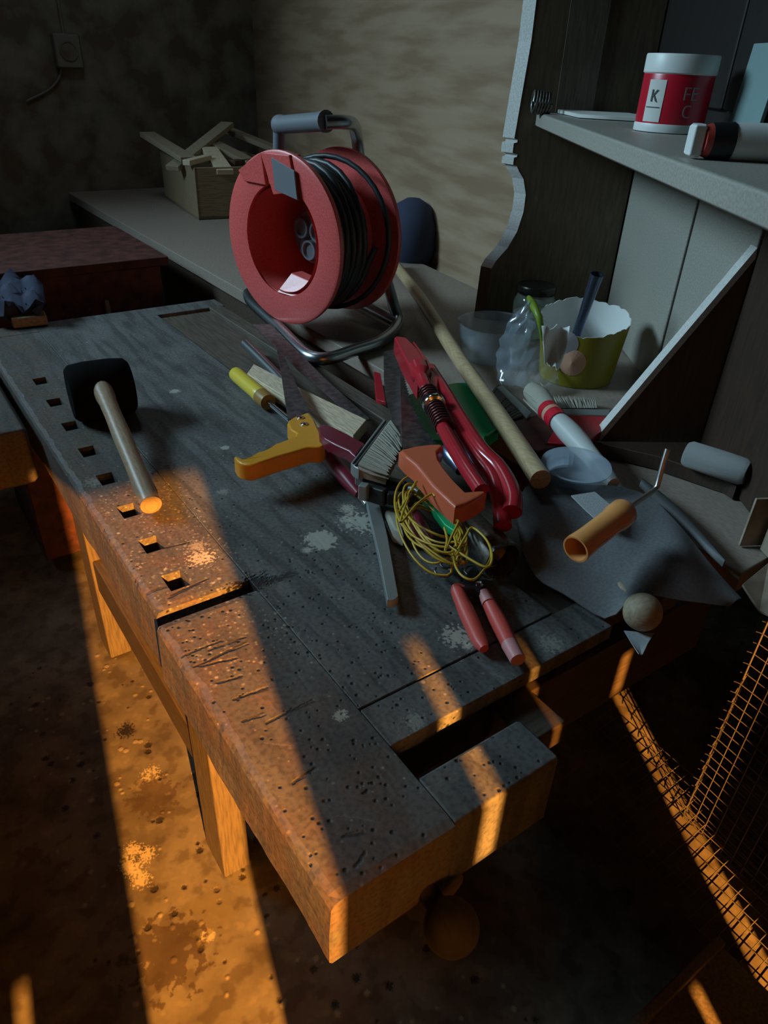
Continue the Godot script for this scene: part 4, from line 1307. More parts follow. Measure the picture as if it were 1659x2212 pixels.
func build_wrench() -> void:
	var t := thing("pipe_wrench", "big red pipe wrench lying across the tools with its two long arms", "pipe wrench", Vector3(0.6736, 0.88, -0.7363))
	var g := Geo.new()
	g.slab([Vector3(0.7136, 0.955, -0.9668), Vector3(0.7291, 0.955, -0.9502), Vector3(0.7124, 0.955, -0.8952), Vector3(0.6807, 0.955, -0.8295), Vector3(0.6449, 0.955, -0.7913), Vector3(0.6244, 0.955, -0.7816), Vector3(0.6414, 0.955, -0.8195), Vector3(0.6664, 0.955, -0.8753)], Vector3(0, -0.03, 0), 0.005)
	g.slab([Vector3(0.7274, 0.955, -0.9319), Vector3(0.6988, 0.955, -0.8527), Vector3(0.6659, 0.955, -0.7796), Vector3(0.6359, 0.955, -0.7464), Vector3(0.623, 0.955, -0.7497), Vector3(0.6544, 0.955, -0.799), Vector3(0.6882, 0.955, -0.8634)], Vector3(0, -0.03, 0), 0.005)
	part(t, "jaw", g, M.wrench_red)
	g = Geo.new()
	var p := resample([Vector3(0.6568, 0.955, -0.8221), Vector3(0.6255, 0.953, -0.766), Vector3(0.6116, 0.95, -0.7346), Vector3(0.5678, 0.945, -0.65), Vector3(0.5333, 0.94, -0.5686), Vector3(0.514, 0.935, -0.5117)], 40)
	var r := []
	for k in 40:
		r.append(0.0165 if k < 4 else (0.0098 if k < 16 else 0.0095))
	g.tube(p, r, 14)
	part(t, "screw_arm", g, M.wrench_red)
	g = Geo.new()
	var c := resample([Vector3(0.6171, 0.951, -0.7482), Vector3(0.5685, 0.946, -0.6472)], 150)
	var q := []
	var f := along(c[0], c[149])
	for k in 150:
		var a := TAU * k / 10.0
		q.append(c[k] + f.basis * Vector3(cos(a), 0, sin(a)) * 0.0118)
	g.tube(q, 0.0022, 6)
	part(t, "spring", g, M.dark_red_steel, "steel spring round the screw arm")
	g = Geo.new()
	var n0 := Vector3(0.6001, 0.951, -0.7157)
	var n1 := Vector3(0.586, 0.951, -0.6875)
	g.lathe(along(n0, n1), [Vector2(0.011, 0.0), Vector2(0.0155, 0.001), Vector2(0.0165, 0.004), Vector2(0.0145, 0.006), Vector2(0.0165, 0.008), Vector2(0.0165, 0.013), Vector2(0.0155, 0.015), Vector2(0.011, 0.016)], 24)
	part(t, "nut", g, M.chrome)
	g = Geo.new()
	var main := resample([Vector3(0.6822, 0.945, -0.8266), Vector3(0.6483, 0.942, -0.7472), Vector3(0.6102, 0.938, -0.6592), Vector3(0.5823, 0.934, -0.5888), Vector3(0.576, 0.93, -0.5506), Vector3(0.5635, 0.925, -0.5171), Vector3(0.5504, 0.92, -0.4943), Vector3(0.5368, 0.915, -0.4806)], 40)
	g.tube(main, 0.0118, 14)
	var inner := resample([Vector3(0.6734, 0.94, -0.8124), Vector3(0.6077, 0.934, -0.6705), Vector3(0.5741, 0.93, -0.5877), Vector3(0.563, 0.925, -0.5482), Vector3(0.5491, 0.92, -0.5203), Vector3(0.5407, 0.912, -0.5032), Vector3(0.5231, 0.9, -0.4789)], 40)
	g.tube(inner, 0.0108, 14)
	for k in range(2, 22):  # the web between the two ridges
		g.quad(main[k], main[k + 1], inner[k + 1], inner[k], Vector3.UP)
		g.quad(main[k] - Vector3(0, 0.006, 0), main[k + 1] - Vector3(0, 0.006, 0), inner[k + 1] - Vector3(0, 0.006, 0), inner[k] - Vector3(0, 0.006, 0), Vector3.DOWN)
	part(t, "main_arm", g, M.wrench_red)

func bristles(g: Geo, root: Array, tip: Array, thick: float, rng: RandomNumberGenerator, n := 26) -> void:  # tapering tufts between two edges
	for i in n:
		for l in 3:
			var u := (i + rng.randf_range(0.0, 1.0)) / n
			var a: Vector3 = root[0].lerp(root[1], u) + Vector3(0, (l - 1) * thick * 0.3, 0)
			var b: Vector3 = tip[0].lerp(tip[1], clampf(u + rng.randf_range(-0.03, 0.03), 0, 1)) + Vector3(0, (l - 1) * thick * 0.22 + rng.randf_range(-0.001, 0.001), 0)
			b = a.lerp(b, rng.randf_range(0.92, 1.03))
			var w: float = root[0].distance_to(root[1]) / n
			g.tube([a, a.lerp(b, 0.5) + Vector3(0, rng.randf_range(-0.0008, 0.0008), 0), b], [w * 0.75, w * 0.8, w * 0.15], 5, false)

func build_brush_clamp() -> void:
	var rng := RandomNumberGenerator.new()
	rng.seed = 12
	# flat brush, maroon handle
	var t := thing("flat_brush", "flat paint brush with pale bristles and a dark red handle beside the yellow saw", "paint brush", Vector3(0.5309, 0.88, -0.7658))
	var g := Geo.new()
	g.slab([Vector3(0.4387, 0.918, -0.6752), Vector3(0.5494, 0.918, -0.7617), Vector3(0.5524, 0.918, -0.7545), Vector3(0.549, 0.918, -0.7404), Vector3(0.438, 0.918, -0.6557), Vector3(0.4364, 0.918, -0.6651)], Vector3(0, -0.016, 0), 0.002)
	for q in [[[766,1003], [836,910]]]:
		pass
	part(t, "ferrule", g, M.steel)
	g = Geo.new()
	for e in [[Vector3(0.4386, 0.9186, -0.6697), Vector3(0.5479, 0.9186, -0.7538)], [Vector3(0.4378, 0.9186, -0.663), Vector3(0.5478, 0.9186, -0.7467)]]:
		g.tube([e[0], e[1]], 0.0012, 8)
	part(t, "ridge", g, M.dark_grey)
	g = Geo.new()
	bristles(g, [Vector3(0.4396, 0.917, -0.6582), Vector3(0.5497, 0.917, -0.7424)], [Vector3(0.4588, 0.914, -0.621), Vector3(0.53, 0.914, -0.6851)], 0.018, rng, 34)
	g.slab([Vector3(0.4391, 0.9175, -0.6574), Vector3(0.549, 0.9175, -0.7416), Vector3(0.5261, 0.915, -0.6852), Vector3(0.4598, 0.915, -0.6266)], Vector3(0, -0.013, 0), 0.002)
	part(t, "bristles", g, M.bristle)
	g = Geo.new()
	g.slab([Vector3(0.4587, 0.918, -0.7911), Vector3(0.4686, 0.918, -0.7924), Vector3(0.4755, 0.918, -0.7761), Vector3(0.4812, 0.918, -0.7488), Vector3(0.4838, 0.918, -0.7224), Vector3(0.4857, 0.918, -0.7117), Vector3(0.4528, 0.918, -0.6861), Vector3(0.4536, 0.918, -0.7054), Vector3(0.4479, 0.918, -0.7275), Vector3(0.4445, 0.918, -0.752), Vector3(0.4464, 0.918, -0.7675)], Vector3(0, -0.016, 0), 0.004)
	part(t, "handle", g, M.maroon)
	# maroon-handled chisel below
	var c := thing("chisel", "dark red handled chisel under the flat brush with a bright steel tip", "chisel", Vector3(0.4633, 0.86, -0.7278))
	g = Geo.new()
	g.tube(resample([Vector3(0.477, 0.872, -0.8072), Vector3(0.4657, 0.868, -0.7563), Vector3(0.4597, 0.866, -0.7102), Vector3(0.454, 0.864, -0.6772)], 12), [0.008, 0.011, 0.0125, 0.013, 0.013, 0.013, 0.013, 0.0125, 0.012, 0.011, 0.009, 0.006], 14)
	part(c, "handle", g, M.maroon)
	g = Geo.new()
	g.tube([Vector3(0.4564, 0.862, -0.6853), Vector3(0.4518, 0.86, -0.6558)], [0.005, 0.004], 10)
	part(c, "blade", g, M.chrome)
	# small bar clamp
	var k := thing("bar_clamp", "small black bar clamp with a flat steel bar", "clamp", Vector3(0.4291, 0.86, -0.5929))
	g = Geo.new()
	g.slab([Vector3(0.4579, 0.868, -0.6698), Vector3(0.4685, 0.868, -0.669), Vector3(0.4714, 0.868, -0.6602), Vector3(0.425, 0.868, -0.5697), Vector3(0.3702, 0.868, -0.4718), Vector3(0.3623, 0.868, -0.4684), Vector3(0.356, 0.868, -0.4724), Vector3(0.3965, 0.868, -0.5479)], Vector3(0, -0.01, 0), 0.001)
	part(k, "bar", g, M.steel)
	for e in [[Vector3(0.45, 0.895, -0.6711), Vector3(0.4645, 0.9, -0.6312), Vector3(0.48, 0.9, -0.6096)], [Vector3(0.4388, 0.89, -0.6462), Vector3(0.4518, 0.893, -0.6125), Vector3(0.4776, 0.893, -0.5891)]]:
		g = Geo.new()
		g.bar(e[0], e[1], 0.012, 0.024, Vector3.UP, 0.003)
		g.bar(e[1], e[2], 0.011, 0.018, Vector3.UP, 0.003)
		part(k, "arm", g, M.black)
	g = Geo.new()
	for p in [Vector3(0.4454, 0.9, -0.6621), Vector3(0.4328, 0.896, -0.6353)]:
		g.box(p, Vector3(0.012, 0.022, 0.012), Basis.from_euler(Vector3(0, 0.6, 0)), 0.002)
	part(k, "bracket", g, M.steel)
	g = Geo.new()
	g.tube([Vector3(0.481, 0.9, -0.609), Vector3(0.4803, 0.905, -0.5968), Vector3(0.4804, 0.907, -0.5848)], 0.003, 8)
	part(k, "screw", g, M.steel)

func build_cord_and_rest() -> void:
	var rng := RandomNumberGenerator.new()
	rng.seed = 33
	# green plastic tray under the wrench and green strap under the saw handle
	var gt := thing("green_dustpan", "green plastic dustpan lying under the red wrench", "dustpan", Vector3(0.7434, 0.86, -0.8049))
	var g := Geo.new()
	g.slab([Vector3(0.6832, 0.885, -0.8787), Vector3(0.7334, 0.885, -0.8826), Vector3(0.7882, 0.885, -0.8804), Vector3(0.8076, 0.885, -0.8695), Vector3(0.7126, 0.885, -0.6941), Vector3(0.6787, 0.885, -0.6814), Vector3(0.6381, 0.885, -0.6947), Vector3(0.6133, 0.885, -0.7268), Vector3(0.6262, 0.885, -0.7802)], Vector3(0, -0.008, 0), 0.002)
	part(gt, "pan", g, M.green)
	g = Geo.new()
	g.bar(Vector3(0.6649, 0.892, -0.668), Vector3(0.7009, 0.892, -0.6806), 0.006, 0.02, Vector3.UP, 0.002)
	part(gt, "lip", g, M.green)
	g = Geo.new()
	g.slab([Vector3(0.5085, 0.89, -0.632), Vector3(0.5238, 0.89, -0.62), Vector3(0.5104, 0.89, -0.5698), Vector3(0.4926, 0.89, -0.513), Vector3(0.4805, 0.89, -0.5112), Vector3(0.4789, 0.89, -0.5308), Vector3(0.4906, 0.89, -0.5727), Vector3(0.4991, 0.89, -0.6125)], Vector3(0, -0.01, 0), 0.002)
	whole("green_strip", g, M.green, "flat green plastic strip under the coil of yellow cord", "strip")
	g = Geo.new()
	g.lathe(along(Vector3(0.5727, 0.915, -0.6481), Vector3(0.5583, 0.905, -0.5855)), [Vector2(0, 0), Vector2(0.008, 0.001), Vector2(0.0115, 0.008), Vector2(0.0115, 0.025), Vector2(0.0095, 0.035), Vector2(0.0085, 0.05), Vector2(0.004, 0.053), Vector2(0.003, 0.065), Vector2(0, 0.065)], 18)
	whole("glossy_handle", g, M.blue_steel, "small dark blue glossy tool handle between the orange saw handle and the wrench", "tool")
	# coil of yellow cord
	var c := Vector3(0.4568, 0.896, -0.5301)
	var ax := (Vector3(0.4454, 0.896, -0.4612) - Vector3(0.4684, 0.896, -0.6032)) * 0.5
	var bx := (Vector3(0.4935, 0.896, -0.5496) - Vector3(0.4184, 0.896, -0.5124)) * 0.5
	g = Geo.new()
	var pts := []
	for k in 11 * 20:
		var a := TAU * k / 20.0
		var turn := k / 20
		rng.seed = 100 + turn
		var s := rng.randf_range(0.7, 1.12)
		var w := rng.randf_range(0.6, 1.15)
		var off := Vector3(rng.randf_range(-0.006, 0.006), 0, rng.randf_range(-0.006, 0.006))
		pts.append(c + off * sin(a * 0.5) + ax * cos(a) * s + bx * sin(a) * w + Vector3(0, -0.012 + 0.004 * turn * 0.8 + 0.006 * sin(a * 2.0 + turn), 0))
	g.tube(smooth(pts, 2), 0.0014, 6)
	g.tube(smooth([Vector3(0.4102, 0.93, -0.4326), Vector3(0.426, 0.93, -0.4402), Vector3(0.4175, 0.93, -0.4376), Vector3(0.4157, 0.93, -0.4504), Vector3(0.4177, 0.93, -0.4232), Vector3(0.424, 0.93, -0.4008), Vector3(0.4419, 0.93, -0.413), Vector3(0.4564, 0.93, -0.4384), Vector3(0.4584, 0.93, -0.4631), Vector3(0.4403, 0.93, -0.4534), Vector3(0.4129, 0.93, -0.4357)], 6), 0.0014, 6)
	g.tube(smooth([Vector3(0.4393, 0.9, -0.4687), Vector3(0.4259, 0.9, -0.4471), Vector3(0.4217, 0.9, -0.4307), Vector3(0.4272, 0.9, -0.4207), Vector3(0.4446, 0.9, -0.4259), Vector3(0.4692, 0.9, -0.44), Vector3(0.4864, 0.9, -0.4605)], 6), 0.0014, 6)
	g.tube(smooth([Vector3(0.405, 0.935, -0.5248), Vector3(0.4306, 0.935, -0.5439), Vector3(0.4621, 0.935, -0.5682), Vector3(0.4435, 0.935, -0.5543), Vector3(0.3937, 0.935, -0.5066), Vector3(0.4305, 0.935, -0.5264), Vector3(0.4577, 0.935, -0.5359), Vector3(0.4597, 0.935, -0.5299)], 6), 0.0014, 6)
	g.tube(smooth([Vector3(0.4326, 0.93, -0.4789), Vector3(0.4211, 0.93, -0.4601), Vector3(0.4061, 0.93, -0.4447), Vector3(0.4277, 0.93, -0.4612), Vector3(0.4526, 0.93, -0.4796), Vector3(0.4523, 0.93, -0.4831)], 6), 0.0014, 6)
	whole("cord_coil", g, M.cord_yellow, "loose coil of thin yellow cord in the middle of the tools", "cord")
	# things glimpsed inside the coil
	g = Geo.new()
	g.tube(resample([Vector3(0.4776, 0.872, -0.5939), Vector3(0.4655, 0.872, -0.5615), Vector3(0.4611, 0.87, -0.5325)], 8), [0.006, 0.012, 0.0135, 0.0135, 0.013, 0.012, 0.01, 0.006], 14)
	whole("hand_tool", g, M.maroon, "short dark red hand tool inside the yellow coil", "tool")
	g = Geo.new()
	g.slab([Vector3(0.4518, 0.875, -0.6143), Vector3(0.466, 0.875, -0.6161), Vector3(0.4571, 0.875, -0.5858), Vector3(0.4407, 0.875, -0.5596), Vector3(0.4361, 0.875, -0.5742)], Vector3(0, -0.02, 0), 0.004)
	whole("sponge", g, M.bristle, "small pale scrap of sponge left of the yellow coil", "sponge")
	# torch
	var a0 := Vector3(0.5189, 0.875, -0.5418)
	var a1 := Vector3(0.5037, 0.875, -0.4518)
	var t := thing("torch", "short steel tube with a dark open mouth right of the yellow coil", "tube", a0)
	var l := a0.distance_to(a1)
	g = Geo.new()
	g.lathe(along(a0, a1), [Vector2(0, 0.0), Vector2(0.018, 0.0), Vector2(0.021, 0.004), Vector2(0.021, l * 0.5), Vector2(0.0235, l * 0.6), Vector2(0.025, l - 0.004), Vector2(0.0245, l), Vector2(0.021, l), Vector2(0.02, l * 0.75), Vector2(0, l * 0.72)], 28)
	part(t, "body", g, M.worn_metal)
	# hook scraps near the pliers
	g = Geo.new()
	for k in 9:
		var p := Vector3(0.4792, 0.856, -0.4836) + Vector3(rng.randf_range(-0.035, 0.03), 0, rng.randf_range(-0.02, 0.03))
		var ring := []
		var rr := rng.randf_range(0.006, 0.011)
		for j in 9:
			var an := j / 8.0 * 4.6 + k
			ring.append(p + Vector3(cos(an) * rr, 0.002 + 0.002 * j / 8.0, sin(an) * rr))
		g.tube(ring, 0.0016, 6)
	whole("hooks", g, M.worn_metal, "small pile of dark metal hooks between the coil and the pliers", "hooks")
	# pliers
	var p := thing("pliers", "pliers with red plastic handles lying open on the bench", "pliers", Vector3(0.4537, 0.85, -0.4332))
	g = Geo.new()
	g.tube(resample([Vector3(0.4358, 0.864, -0.4546), Vector3(0.4253, 0.862, -0.4292), Vector3(0.414, 0.861, -0.4022), Vector3(0.4026, 0.861, -0.3761), Vector3(0.3989, 0.861, -0.365)], 14), [0.0055, 0.0075, 0.008, 0.008, 0.0085, 0.009, 0.009, 0.009, 0.0088, 0.0085, 0.0085, 0.008, 0.0075, 0.005], 14)
	g.tube([Vector3(0.4356, 0.864, -0.4528), Vector3(0.4429, 0.864, -0.4463)], [0.006, 0.004], 10)
	part(p, "handle", g, M.plier_red)
	g = Geo.new()
	g.tube(resample([Vector3(0.456, 0.864, -0.4304), Vector3(0.4483, 0.862, -0.4102), Vector3(0.4388, 0.861, -0.3866), Vector3(0.4258, 0.861, -0.3574), Vector3(0.4166, 0.861, -0.3359)], 14), [0.0055, 0.0075, 0.0075, 0.008, 0.0085, 0.009, 0.009, 0.009, 0.0088, 0.0085, 0.0085, 0.008, 0.0075, 0.005], 14)
	part(p, "handle", g, M.plier_red)
	g = Geo.new()
	g.tube([Vector3(0.4243, 0.8622, -0.356), Vector3(0.4156, 0.8622, -0.3343)], [0.0086, 0.0078], 14)
	part(p, "worn_patch", g, M.plier_worn, "worn pinkish plastic")
	g = Geo.new()
	g.tube([Vector3(0.4555, 0.8645, -0.4299), Vector3(0.4486, 0.8632, -0.4137)], [0.0062, 0.0076], 14)
	part(p, "worn_patch", g, M.plier_worn, "worn pinkish plastic")
	g = Geo.new()
	g.slab([Vector3(0.4361, 0.868, -0.4523), Vector3(0.4523, 0.868, -0.454), Vector3(0.4634, 0.868, -0.451), Vector3(0.4634, 0.868, -0.4371), Vector3(0.4533, 0.868, -0.4243), Vector3(0.4479, 0.868, -0.4258), Vector3(0.449, 0.868, -0.4384), Vector3(0.4405, 0.868, -0.4418), Vector3(0.4312, 0.868, -0.4448)], Vector3(0, -0.012, 0), 0.002)
	g.slab([Vector3(0.4446, 0.868, -0.4528), Vector3(0.4644, 0.868, -0.4666), Vector3(0.479, 0.868, -0.4721), Vector3(0.4752, 0.868, -0.4598), Vector3(0.4606, 0.868, -0.4448)], Vector3(0, -0.011, 0), 0.002)
	part(p, "jaws", g, M.black)
	g = Geo.new()
	g.lathe(Transform3D(Basis.IDENTITY, Vector3(0.4577, 0.8685, -0.44)), [Vector2(0.005, -0.001), Vector2(0.0045, 0.001), Vector2(0, 0.0018)], 16)
	part(p, "pivot", g, M.chrome)
	# long stick
	g = Geo.new()
	g.tube(resample([Vector3(1.2402, 0.885, -1.7301), Vector3(1.0505, 0.89, -1.3332), Vector3(0.8526, 0.9, -0.96), Vector3(0.7223, 0.908, -0.7058), Vector3(0.6265, 0.912, -0.5218)], 30), 0.0135, 18)
	whole("broom_stick", g, M.stick, "long round wooden stick running from the reel to the grey sheet", "stick")

# ---------------------------------------------------------------- things on the counter
func build_counter_things() -> void:
	var rng := RandomNumberGenerator.new()
	rng.seed = 77
	# cut yellow tub
	var c := Vector3(1.075, TOP + 0.001, -0.858)
	var t := thing("yellow_tub", "cut-down yellow plastic tub with a torn white rim", "tub", c)
	var g := Geo.new()
	var inn := Geo.new()
	var n := 72
	var rim := func(k: int) -> float:
		var a := TAU * k / n
		return 0.116 - 0.011 * cos(a - 2.47) - 0.012 * exp(-9.0 * pow(sin((a - 3.15) * 0.5), 2.0)) + 0.002 * sin(a * 5.0) + 0.0011 * sin(a * 17.0 + 1.0) + 0.0012 * sin(k * 2.4)
	for k in n:
		var a := TAU * k / n
		var b := TAU * (k + 1) / n
		var u := Vector3(cos(a), 0, sin(a))
		var w := Vector3(cos(b), 0, sin(b))
		var ha: float = rim.call(k)
		var hb: float = rim.call((k + 1) % n)
		var ra := lerpf(0.069, 0.083, ha / 0.12)
		var rb := lerpf(0.069, 0.083, hb / 0.12)
		g.quad_n(c + u * 0.069, c + w * 0.069, c + w * rb + Vector3(0, hb, 0), c + u * ra + Vector3(0, ha, 0), u, w, w, u)
		inn.quad_n(c + u * 0.0675 + Vector3(0, 0.002, 0), c + w * 0.0675 + Vector3(0, 0.002, 0), c + w * (rb - 0.0015) + Vector3(0, hb, 0), c + u * (ra - 0.0015) + Vector3(0, ha, 0), -u, -w, -w, -u)
		inn.quad(c + u * ra + Vector3(0, ha, 0), c + w * rb + Vector3(0, hb, 0), c + w * (rb - 0.0015) + Vector3(0, hb, 0), c + u * (ra - 0.0015) + Vector3(0, ha, 0), Vector3.UP)
		inn.tri(c + u * 0.0675 + Vector3(0, 0.002, 0), c + w * 0.0675 + Vector3(0, 0.002, 0), c + Vector3(0, 0.002, 0), Vector3.UP)
	part(t, "body", g, M.tub_yellow)
	part(t, "lining", inn, M.white, "white inside and torn rim")
	var view := atan2(-c.x, -c.z)
	for q in [[-0.12, 0.05, 0.026, "label_pink"], [-0.35, 0.085, 0.024, "print_grey"]]:
		g = Geo.new()
		var m := 20
		for k in m:
			var cen := Vector2(view + q[0], q[1])
			var e0: Vector2 = cen + Vector2(cos(TAU * k / m) / 0.077, sin(TAU * k / m)) * q[2]
			var e1: Vector2 = cen + Vector2(cos(TAU * (k + 1) / m) / 0.077, sin(TAU * (k + 1) / m)) * q[2]
			var pt := func(e: Vector2) -> Vector3:
				var r := lerpf(0.0697, 0.0837, e.y / 0.12)
				return c + Vector3(sin(e.x) * r, e.y, cos(e.x) * r)
			g.tri(pt.call(cen) + Vector3(sin(cen.x), 0, cos(cen.x)) * 0.004, pt.call(e0), pt.call(e1), Vector3(sin(cen.x), 0, cos(cen.x)))
		part(t, "print", g, M[q[3]])
	# metal tube in the tub
	var p := thing("metal_pipe", "dark blue metal pipe with an open top standing in the yellow tub", "pipe", c)
	var a0 := Vector3(1.0243, 1.06, -0.8109)
	var a1 := Vector3(1.0341, 0.945, -0.8382)
	var d := (a1 - a0).normalized()
	a1 = a0 + d * 0.19
	g = Geo.new()
	var l := a0.distance_to(a1)
	g.lathe(along(a1, a0), [Vector2(0, 0), Vector2(0.0085, 0.0), Vector2(0.009, l * 0.6), Vector2(0.0105, l * 0.9), Vector2(0.0115, l), Vector2(0.0095, l), Vector2(0.0085, l - 0.03), Vector2(0, l - 0.03)], 20)
	part(p, "body", g, M.blue_steel)
	# jar
	var j := Vector3(1.1745, 0.851, -1.0818)
	var jt := thing("glass_jar", "greenish glass jar with a dark lid standing in the corner of the shelf unit", "jar", j)
	g = Geo.new()
	g.lathe(Transform3D(Basis.IDENTITY, j), [Vector2(0, 0.0), Vector2(0.04, 0.0), Vector2(0.046, 0.006), Vector2(0.046, 0.075), Vector2(0.04, 0.088), Vector2(0.036, 0.092), Vector2(0.036, 0.1)], 32)
	part(jt, "glass", g, M.glass)
	g = Geo.new()
	g.lathe(Transform3D(Basis.IDENTITY, j), [Vector2(0, 0.003), Vector2(0.042, 0.004), Vector2(0.043, 0.05), Vector2(0.03, 0.056), Vector2(0, 0.052)], 28)
	part(jt, "contents", g, M.white)
	g = Geo.new()
	g.lathe(Transform3D(Basis.IDENTITY, j), [Vector2(0.036, 0.093), Vector2(0.041, 0.094), Vector2(0.042, 0.097), Vector2(0.042, 0.108), Vector2(0.04, 0.111), Vector2(0.034, 0.11), Vector2(0, 0.109)], 32)
	part(jt, "lid", g, M.jar_lid)
	# clear bag in front of the jar
	g = Geo.new()
	var rows := []
	for i in 15:
		var row := []
		var v := i / 14.0
		var lft := resample([Vector3(0.896, 0.862, -0.8802), Vector3(0.9113, 0.9, -0.9138), Vector3(0.948, 0.95, -0.9336), Vector3(0.9818, 0.99, -0.9214)], 15)
		var rgt := resample([Vector3(0.9748, 0.862, -0.8103), Vector3(1.0172, 0.9, -0.8556), Vector3(1.02, 0.95, -0.8956), Vector3(0.9971, 0.99, -0.9272)], 15)
		for k in 15:
			var u := k / 14.0
			var q: Vector3 = lft[i].lerp(rgt[i], u)
			q += Vector3(-0.5, 0.1, 0.6) * (0.035 * sin(PI * u) * (1.0 - 0.6 * v)) + Vector3(rng.randf_range(-1, 1), rng.randf_range(-1, 1), rng.randf_range(-1, 1)) * 0.0045
			row.append(q)
		rows.append(row)
	g.sheet(rows, 0.0008, Vector3(-0.6, 0.4, 0.6))
	whole("clear_bag", g, M.film, "crumpled clear plastic bag standing between the jar and the yellow tub", "bag")
	g = Geo.new()
	g.tube(resample([Vector3(1.0199, 0.985, -0.9565), Vector3(0.9872, 0.985, -0.9115), Vector3(0.9741, 0.97, -0.8787), Vector3(0.9871, 0.93, -0.8758)], 10), [0.004, 0.006, 0.007, 0.008, 0.008, 0.007, 0.007, 0.006, 0.005, 0.003], 8)
	whole("lime_strap", g, M.lime, "lime green strap hanging down beside the clear bag", "strap")
	# bluish rag hooked on the rim
	g = Geo.new()
	rows = []
	for i in 8:
		var row := []
		for k in 8:
			var q := Vector3(0.9177, 0.985, -0.8241).lerp(Vector3(0.9777, 0.975, -0.8136), k / 7.0).lerp(Vector3(0.9221, 0.92, -0.8055).lerp(Vector3(0.9492, 0.915, -0.7928), k / 7.0), i / 7.0)
			row.append(q + Vector3(-0.02, 0, 0.025) * (0.3 + 0.3 * sin(k * 0.9 + i * 0.5)) + Vector3(0, 0.004 * sin(k * 2.0), 0))
		rows.append(row)
	g.sheet(rows, 0.0015, Vector3(-0.6, 0.2, 0.6))
	whole("pale_rag", g, M.white, "bluish white scrap hanging over the torn rim of the yellow tub", "rag")
	# clear tub left of the bag
	var ct := Vector3(0.9496, 0.852, -0.9835)
	g = Geo.new()
	var xf := Transform3D(Basis.IDENTITY.scaled(Vector3(1.0, 1, 1.0)), ct + Vector3(0.05, 0.0, -0.03))
	g.lathe(xf, [Vector2(0, 0.0), Vector2(0.06, 0.0), Vector2(0.066, 0.004), Vector2(0.075, 0.07), Vector2(0.078, 0.072), Vector2(0.073, 0.07), Vector2(0.064, 0.006), Vector2(0, 0.003)], 36)
	whole("clear_tub", g, M.film, "round clear plastic tub left of the clear bag", "tub")
	# round brush
	var rb := thing("round_brush", "round white-handled brush with a red band lying with its pale bristles to the back", "brush", Vector3(0.8357, 0.87, -0.6657))
	g = Geo.new()
	g.tube(resample([Vector3(0.8014, 0.9, -0.655), Vector3(0.7893, 0.895, -0.6145), Vector3(0.7703, 0.888, -0.556), Vector3(0.7503, 0.88, -0.4998)], 16), [0.0145, 0.0155, 0.0165, 0.017, 0.017, 0.0165, 0.016, 0.015, 0.014, 0.0135, 0.013, 0.0125, 0.012, 0.0115, 0.011, 0.009], 18)
	part(rb, "handle", g, M.brush_handle)
	g = Geo.new()
	g.tube([Vector3(0.817, 0.9, -0.6916), Vector3(0.811, 0.9, -0.6788)], [0.0165, 0.0165], 20)
	g.tube([Vector3(0.8071, 0.9, -0.6692), Vector3(0.7988, 0.9, -0.6507)], [0.0165, 0.016], 20)
	part(rb, "band", g, M.can_red)
	g = Geo.new()
	g.tube([Vector3(0.815, 0.9, -0.6866), Vector3(0.8045, 0.9, -0.6628)], [0.0162, 0.0162], 20)
	part(rb, "ferrule", g, M.label_pink)
	g = Geo.new()
	bristles(g, [Vector3(0.8034, 0.9, -0.6893), Vector3(0.837, 0.9, -0.7008)], [Vector3(0.8353, 0.893, -0.7638), Vector3(0.8958, 0.893, -0.7827)], 0.028, rng, 16)
	g.tube([Vector3(0.817, 0.9, -0.6895), Vector3(0.8447, 0.897, -0.7365), Vector3(0.8616, 0.894, -0.7688)], [0.016, 0.019, 0.016], 14)
	part(rb, "bristles", g, M.bristle)
	# two wide brushes under it
	var w1 := thing("wide_brush", "wide brush with a dark red stock under the yellow tub, pale bristles to the back", "brush", Vector3(0.9009, 0.86, -0.7032))
	g = Geo.new()
	g.slab([Vector3(0.8731, 0.875, -0.7068), Vector3(0.9394, 0.875, -0.6685), Vector3(0.8789, 0.875, -0.6286), Vector3(0.8158, 0.875, -0.606), Vector3(0.7714, 0.875, -0.6447), Vector3(0.8366, 0.875, -0.6826)], Vector3(0, -0.016, 0), 0.003)
	part(w1, "stock", g, M.wrench_red)
	g = Geo.new()
	g.slab([Vector3(0.8829, 0.877, -0.7195), Vector3(0.9532, 0.877, -0.6748), Vector3(0.9309, 0.877, -0.6599), Vector3(0.8619, 0.877, -0.706)], Vector3(0, -0.02, 0), 0.002)
	part(w1, "ferrule", g, M.steel)
	g = Geo.new()
	bristles(g, [Vector3(0.8868, 0.868, -0.7275), Vector3(0.9455, 0.868, -0.6937)], [Vector3(0.9314, 0.862, -0.786), Vector3(0.9949, 0.862, -0.7402)], 0.014, rng, 30)
	part(w1, "bristles", g, M.bristle)
	var w2 := thing("old_brush", "old brush with splayed grey bristles beside the green dustpan", "brush", Vector3(0.8451, 0.86, -0.7898))
	g = Geo.new()
	g.slab([Vector3(0.8575, 0.874, -0.8504), Vector3(0.8723, 0.874, -0.8495), Vector3(0.8348, 0.874, -0.7377), Vector3(0.8109, 0.874, -0.7264)], Vector3(0, -0.02, 0), 0.002)
	part(w2, "ferrule", g, M.steel)
	g = Geo.new()
	bristles(g, [Vector3(0.8689, 0.866, -0.859), Vector3(0.8286, 0.866, -0.7405)], [Vector3(0.8171, 0.862, -0.8278), Vector3(0.7915, 0.862, -0.747)], 0.014, rng, 26)
	part(w2, "bristles", g, M.grey_bristle)
	g = Geo.new()
